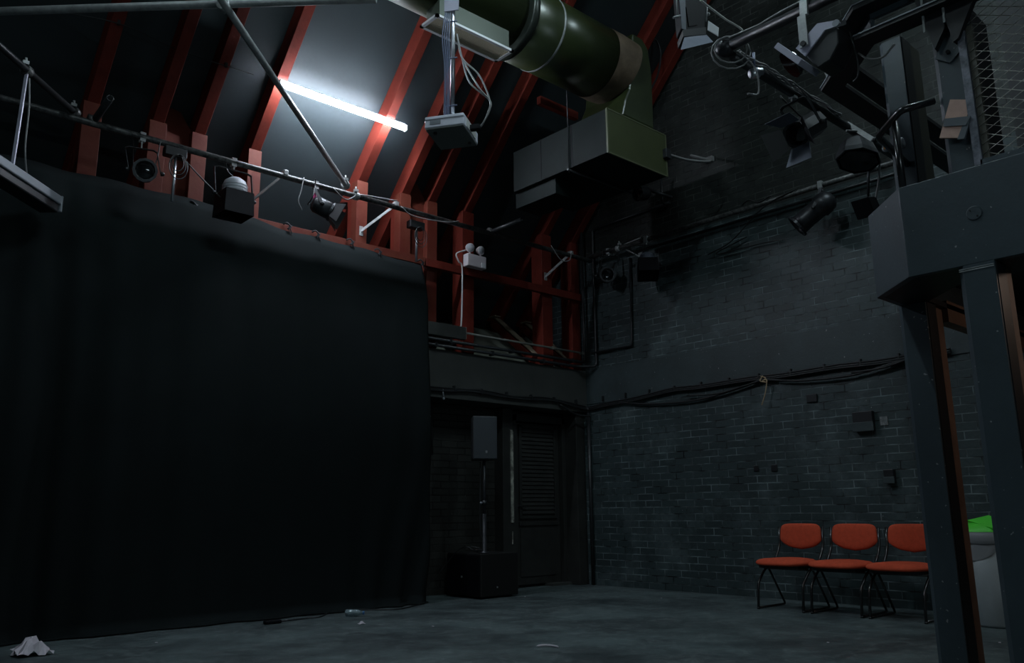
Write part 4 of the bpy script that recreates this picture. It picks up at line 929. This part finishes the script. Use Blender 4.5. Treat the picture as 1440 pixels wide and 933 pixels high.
MB().tube([Q(975, -30)+V(0, .1, 0), V(Q(975, -30).x, yy+.1, zr(yy, .2))], .02, 8).build('drop_rod', 'blackm', t)

# junction boxes with white rods hanging in front of the plywood
def jbox(c, rodlen, label):
    c = Vector(c); t = thing('junction_box', c, label, 'junction box', 'junction boxes on the long pipe')
    MB().box(c+V(-.09, -.03, -.035), c+V(.09, .05, .045)).build('housing', 'black', t, bevel=.006)
    MB().tube([c+V(.005, 0, -.03), c+V(.005, 0, -.03-rodlen)], .012, 8).build('conduit_rod', 'alu', t)
    b = MB()
    for k in range(3):
        rr = .07+.02*k; pts = [c+V(.01+rr*.7*math.sin(a)*(1 if k % 2 else -1), -.05-.01*k, -.03-rr*(1-math.cos(a))) for a in [i*PI/8 for i in range(17)]]
        b.tube(pts, .004, 5)
    b.build('looped_leads', 'cable', t)
jbox((2.27, 6.73, 3.85), .40, 'black junction box with a bright rod hanging before the left plywood pair')
jbox((4.76, 6.74, 3.78), .36, 'black junction box with a white rod hanging before the middle plywood pair')
b = MB()
b.cable([(2.36, 6.72, 3.80), (2.5, 6.71, 3.68), (2.60, 6.70, 3.60), (2.72, 6.69, 3.50)], .006)
b.cable([(1.98, 6.71, 3.60), (2.1, 6.70, 3.68), (2.13, 6.70, 3.90)], .005)
tag(b.build('lamp_lead', 'cable'), 'thin black lead from the left junction box to the hooded flood lamp', 'cable')
b = MB()
b.cable([(3.45, 6.71, 3.95), (3.42, 6.70, 3.80), (3.40, 6.70, 3.70), (3.44, 6.70, 3.62)], .005)
tag(b.build('pipe_lead', 'cableg'), 'grey lead looping left of the small lamp with pink tape', 'cable')
b = MB()
b.cable([(3.75, 6.71, 3.93), (3.9, 6.70, 3.84), (4.05, 6.71, 3.93), (4.3, 6.71, 3.96), (4.5, 6.71, 3.98)], .006)
b.cable([(4.55, 6.71, 3.93), (4.7, 6.7, 3.86), (5.1, 6.7, 3.89), (5.3, 6.71, 3.95)], .005)
tag(b.build('pipe_lead', 'cableg'), 'loose leads looping along the long pipe in front of the middle posts', 'cable')
b = MB()
b.cable([(6.7, 6.71, 3.97), (6.85, 6.7, 3.82), (7.0, 6.7, 3.84), (7.05, 6.71, 3.95)], .006)
tag(b.build('pipe_lead', 'cableg'), 'loose lead looping at the corner end of the long pipe', 'cable')
b = MB().cable([(7.42, 3.9, 4.02), (7.42, 4.3, 3.93), (7.50, 4.75, 3.70), (7.56, 5.1, 3.64)], .007).cable([(7.56, 4.6, 3.72), (7.56, 5.0, 3.62), (7.56, 4.4, 3.60), (7.58, 4.2, 3.58)], .007)
b.cable([(7.42, 4.55, 4.02), (7.40, 4.45, 4.05), (7.42, 4.35, 4.00), (7.42, 4.2, 4.03)], .008)
tag(b.build('pipe_lead', 'cable'), 'black lead drooping from the brick wall pipe onto the bricks', 'cable')

# ------------------------------------------------------------------ balcony
FZ0, FZ1, DK = 2.013, 2.497, 2.31       # underside, top of the front, deck
fx, cx_, cy_ = 4.24, 4.54, 1.976        # front plane, far end of the angled part
ay = 1.672                              # where the angled part starts
YE = YB+.01; XE = XW-.016
t = thing('balcony', (5.2, .8, FZ0), 'blue-grey balcony front with an angled end, on posts at the right', 'balcony')
MB().box((fx, YE, FZ0), (fx+.04, ay, FZ1)).build('front_fascia', 'balc', t, bevel=.003)
MB().prism([(fx, ay, FZ0), (cx_, cy_, FZ0), (cx_+.03, cy_-.03, FZ0), (fx+.04, ay-.015, FZ0)], (0, 0, FZ1-FZ0)).build('angled_fascia', 'balc', t, bevel=.003)
MB().box((cx_, cy_-.04, FZ0), (XE, cy_, FZ1)).build('end_fascia', 'balc', t, bevel=.003)
sof = [(fx+.02, YE), (fx+.02, ay-.02), (cx_+.02, cy_-.03), (XE, cy_-.03), (XE, 1.816), (4.85, 1.816), (4.576, 1.536), (4.576, YE)]
MB().prism([(x, y, FZ0+.002) for x, y in sof], (0, 0, .03)).build('soffit_rim', 'balcblk', t)
deck = [(fx+.03, YE), (fx+.03, ay-.03), (cx_+.02, cy_-.04), (XE, cy_-.04), (XE, YE)]
MB().prism([(x, y, DK-.05) for x, y in deck], (0, 0, .05)).build('deck', 'balcblk', t)
MB().lathe([(.036, 0), (.036, .004), (.032, .006)], frame(P(1370, 300, 0, fx), (-1, 0, 0)), 24, closed=True).build('cover_disc', 'balc', t)
for dx, dy in ((-5, -3), (5, 4)): MB().lathe([(.004, 0), (.004, .01)], frame(P(1370+dx, 300+dy, 0, fx), (-1, 0, 0)), 8, closed=True).build('screw', 'balcblk', t)
def post(x, y0, y1, label):
    t = thing('balcony_post', (x+.1, (y0+y1)/2, 0), label, 'post', 'posts under the balcony')
    c = .028
    MB().prism([(x, y0, 0), (x, y1-c, 0), (x+c, y1, 0), (x+.136, y1, 0), (x+.136, y0, 0)], (0, 0, FZ0)).build('painted_board', 'balc', t)
    MB().box((x+.016, y0-.004, 0), (x+.136, y0+.002, FZ0)).build('dark_side', 'balcblk', t)
    MB().box((x+.136, y0+.016, 0), (x+.276, y1-.008, FZ0+.02)).build('timber_core', 'brown', t)
    return t
post(4.832, 1.832, 1.992, 'thick blue-grey post under the far end of the balcony, left of the bin')
t = post(fx, 1.272, 1.44, 'thick blue-grey post at the right, in front of the bin')
MB().box((fx-.003, 1.276, FZ0-.030), (fx, 1.432, FZ0-.025)).box((fx-.003, 1.276, FZ0-.020), (fx, 1.432, FZ0-.016)).build('metal_banding', 'galv', t)
tag(MB().box((5.112, 1.816, FZ0-.08), (XE, 1.888, FZ0+.05)).build('brown_beam', 'brown'), 'bare brown beam under the balcony running to the brick wall', 'beam')
t = thing('bulkhead_lamp', (5.3, .48, 2.17), 'round warm bulkhead lamp under the balcony, out of the picture to the right', 'lamp')
MB().lathe([(.11, 0), (.12, .02), (.11, .04)], frame((5.3, .48, 2.22), (0, 0, 1)), 20, closed=True).build('base', 'black', t)
MB().lathe([(.10, 0), (.08, -.04), (1e-6, -.06)], frame((5.3, .48, 2.22), (0, 0, 1)), 16).build('glass', 'warm', t)

# uprights and frames on the balcony
def upost(x, y0, y1, z1, label, core):
    t = thing('balcony_upright', (x+.1, (y0+y1)/2, DK), label, 'post', 'uprights above the balcony')
    c = .024
    MB().prism([(x, y0, DK), (x, y1-c, DK), (x+c, y1, DK), (x+.136, y1, DK), (x+.136, y0, DK)], (0, 0, z1-DK)).build('painted_board', 'balc', t)
    MB().box((x+.016, y0-.004, DK), (x+.136, y0+.002, z1)).build('dark_side', 'balcblk', t)
    MB().box((x+.136, y0, DK), (x+.276, y1-.008, z1)).build('timber_core', core, t)
    return t
t = upost(4.85, 1.80, 1.935, 3.69, 'upright above the balcony end with an olive inner side', 'olive')
F1 = P(1247, 208, 0, 4.85); F2 = P(1268, 201, 1, 1.80)
MB().lathe([(.028, 0), (.028, .008), (.018, .013)], frame(F1, (-1, 0, 0)), 18, closed=True).build('pipe_flange', 'greybar', t)
MB().lathe([(.032, 0), (.032, .008), (.02, .013)], frame(F2, (0, -1, 0)), 18, closed=True).build('pipe_flange', 'greybar', t)
MB().box(F1-V(.016, .011, .011), F1+V(-.012, .011, .011)).build('orange_mark', 'orange', t)
ux = 4.28
t = upost(ux, 1.25, 1.44, 3.375, 'upright beside the mesh guard with a bolted steel plate', 'balcblk')
MB().prism([P(px, py, 0, ux-.001) for px, py in ((1316, 84), (1325, 60), (1333, 43), (1352, 60), (1355, 68), (1337, 89))], (-.010, 0, 0)).build('steel_plate', 'balc', t)
MB().lathe([(.010, 0), (.010, .016)], frame(P(1334, 74, 0, ux-.011), (-1, 0, 0)), 10, closed=True).build('bolt', 'blk2', t)
t = thing('plywood_offcut', P(1345, 167, 0, 4.26), 'pinkish plywood offcut held with grey tape on the balcony upright', 'board')
MB().prism([P(px, py, 0, v) for px, py, v in ((1336, 140, 4.255), (1368, 140, 4.255), (1349, 194, 4.24), (1321, 194, 4.24))], (.016, 0, 0)).build('ply_sheet', 'rawply', t)
MB().prism([P(px, py, 0, 4.236) for px, py in ((1328, 167), (1365, 163), (1358, 176), (1326, 178))], (.005, 0, 0)).prism([P(px, py, 0, 4.24) for px, py in ((1358, 164), (1365, 164), (1356, 195), (1346, 196))], (.016, 0, 0)).build('grey_tape', 'greytape', t)
def ring(x, y1, xc, yc, z0, z1, wd, m, name, label, cat='beam'):
    t = thing(name, (x, y1, z0), label, cat, 'octagonal frames above the balcony')
    k = .41*wd; e = XE
    MB().prism([(x, YE, z0), (x, y1, z0), (x+wd, y1-k, z0), (x+wd, YE, z0)], (0, 0, z1-z0)).build('side_member', m, t)
    MB().prism([(x, y1, z0), (xc, yc, z0), (xc+k, yc-wd, z0), (x+wd, y1-k, z0)], (0, 0, z1-z0)).build('angled_member', m, t)
    MB().bar((x-.003, YE, z1), (x-.003, y1, z1), .007, .007).bar((x-.003, y1, z1), (xc, yc+.003, z1), .007, .007).build('edge_angle', 'greybar', t)
    MB().prism([(xc, yc, z0), (e, yc, z0), (e, yc-wd, z0), (xc+k, yc-wd, z0)], (0, 0, z1-z0)).build('end_member', m, t)
    return t
ring(4.16, 1.784, 4.56, 2.188, 3.373, 3.397, .128, 'balcblk', 'lighting_frame', 'dark octagonal frame above the balcony, lower ring')
t = ring(4.16, 1.772, 4.552, 2.176, 3.55, 3.58, .128, 'balcblk', 'lighting_frame', 'dark octagonal frame above the balcony, upper ring')
MB().box((4.264, YE, 3.397), (4.288, 1.728, 3.453)).box((4.264, YE, 3.517), (4.288, 1.728, 3.55)).prism([(4.264, 1.728, 3.397), (4.576, 2.048, 3.397), (4.592, 2.032, 3.397), (4.28, 1.712, 3.397)], (0, 0, .153)).build('infill_panel', 'balc', t)
t = thing('partition_panel', (5.52, .3, DK), 'dark panel with a brown lower board, behind the mesh guard', 'panel')
MB().box((5.52, YE, 2.77), (5.55, 1.44, 4.1)).build('upper_panel', 'balcblk', t)
MB().box((5.50, YE, DK), (5.55, 1.48, 2.77)).build('lower_board', mat('dark_brown_board', (.02, .012, .009), .6), t)
t = thing('brace_pair', (4.24, 1.38, 3.2), 'pair of dark timber braces meeting in points above the steel plate', 'brace')
MB().prism([P(px, py, 0, 4.262) for px, py in ((1319, 73), (1288, 0), (1288, -40), (1310, -40), (1328, 20), (1333, 42))], (-.04, 0, 0)).build('left_brace', 'balcblk', t)
MB().prism([P(px, py, 0, 4.262) for px, py in ((1345, 63), (1322, 0), (1322, -40), (1390, -40), (1362, 30), (1352, 57))], (-.04, 0, 0)).build('right_brace', 'balcblk', t)
MB().bar((4.215, 1.44, 3.28), (4.215, 1.43, 3.69), .010, .010).bar((4.215, 1.34, 3.29), (4.215, 1.33, 3.69), .010, .010).build('steel_strap', 'galv', t)
# mesh guard
mx = 4.264
t = thing('mesh_guard', (mx, 1.0, FZ1), 'expanded mesh guard in a worn steel frame on the balcony', 'mesh panel')
gy1, gz0, gz1 = P(1380, 225, 0, mx).y, FZ1+.004, 3.357
MB().box((mx-.016, gy1-.008, gz0), (mx+.016, gy1+.028, P(1366, 22, 0, mx).z)).build('side_frame', mat('chipped_frame', (.06, .07, .09), .45, col2=(.26, .26, .31), vscale=14), t)
MB().box((mx-.016, -.5, gz0-.004), (mx+.016, gy1, gz0+.024)).build('bottom_frame', 'balc', t)
MB().box((mx, gy1-.04, gz0+.016), (mx+.03, gy1-.010, 3.25)).build('inner_frame', mat('mesh_edge', (.08, .075, .06), .6, var=.2), t)
b = MB(); y0, y1 = .15, gy1-.010; ta_ = math.tan(math.radians(27)); sp = .050
def clipz(ya, za, yb, zb2, lo, hi):
    if max(za, zb2) < lo or min(za, zb2) > hi: return None
    at = lambda z: ya+(yb-ya)*(z-za)/(zb2-za)
    A = (at(lo), lo) if za < lo else (at(hi), hi) if za > hi else (ya, za)
    B = (at(lo), lo) if zb2 < lo else (at(hi), hi) if zb2 > hi else (yb, zb2)
    return A+B
for fam in (1, -1):
    for k in range(-20, 50):
        zb = gz0-.5+k*sp; za = zb if fam > 0 else zb+(y1-y0)*ta_
        q = clipz(y0, za, y1, za+fam*(y1-y0)*ta_, gz0+.016, gz1)
        if q and abs(q[0]-q[2]) > .01: b.tube([(mx+.003*fam, q[0], q[1]), (mx+.003*fam, q[2], q[3])], .0020, 4)
b.build('wire_mesh', 'wire', t)
t = thing('mesh_guard', (5.6, 1.85, DK), 'small piece of mesh seen between the two balcony uprights', 'mesh panel')
b = MB()
for k in range(11):
    b.tube([(5.6, 1.54, 2.40+k*.05), (5.6, 1.92, 2.31+k*.05)], .003, 4).tube([(5.6, 1.54+k*.036, 2.32), (5.6, 1.56+k*.036, 2.84)], .003, 4)
b.build('wire_mesh', 'wire', t)
MB().box((5.6, 1.52, 2.84), (5.64, 1.92, 2.89)).build('top_frame', 'beam', t)
# handrail
t = thing('handrail', (4.18, 1.5, 2.9), 'black tubular handrail round the angled balcony end', 'handrail')
MB().tube(bend([(4.285, 1.462, 2.925), (4.168, 1.588, 2.881), (4.392, 1.808, 2.885), (4.86, 1.845, 2.862)], .03, 3), .019, 12).build('rail', 'chairblk', t)
MB().tube([(4.272, 1.664, 2.89), (4.272, 1.660, 2.49)], .018, 12).build('stanchion', 'chairblk', t)
b = MB().cable([P(1195, 45, 0, 4.15), P(1205, 80, 0, 4.12), P(1207, 105, 0, 4.12), P(1200, 115, 0, 4.15)], .005)
tag(b.build('hanging_lead', 'cable'), 'thin lead curving down at the corner of the octagonal frame', 'cable')
b = MB().cable([P(1207, 75, 0, 4.3), P(1222, 83, 0, 4.3), P(1242, 80, 0, 4.3), P(1258, 62, 0, 4.3)], .006)
tag(b.build('hanging_lead', 'cableg'), 'pale grey lead drooping under the lower octagonal frame', 'cable')
b = MB().cable([P(1158, 88, 0, 5.0), P(1162, 105, 0, 5.0), P(1174, 124, 0, 5.0)], .007)
tag(b.build('hanging_lead', 'cableg'), 'short pale lead under the large lavender-grey spotlight', 'cable')
# vertical black pipe in the room corner and wooden pier edge
tag(MB().tube([(7.58, 7.0, 0), (7.58, 7.0, 2.05)], .022, 10).build('corner_pipe', 'steelblk'), 'dark vertical pipe in the room corner below the beam', 'pipe')
tag(MB().tube([P(600, 560, 1, 7.38), P(604, 720, 1, 7.38)], .01, 6).build('drop_cable', 'cable'), 'longer thin dark cable hanging in the alcove beside the curtain', 'cable')
tag(MB().tube([P(607, 560, 1, 7.38), P(608, 640, 1, 7.38)], .008, 6).build('drop_cable', 'cable'), 'shorter thin dark cable hanging in the alcove beside the curtain', 'cable')
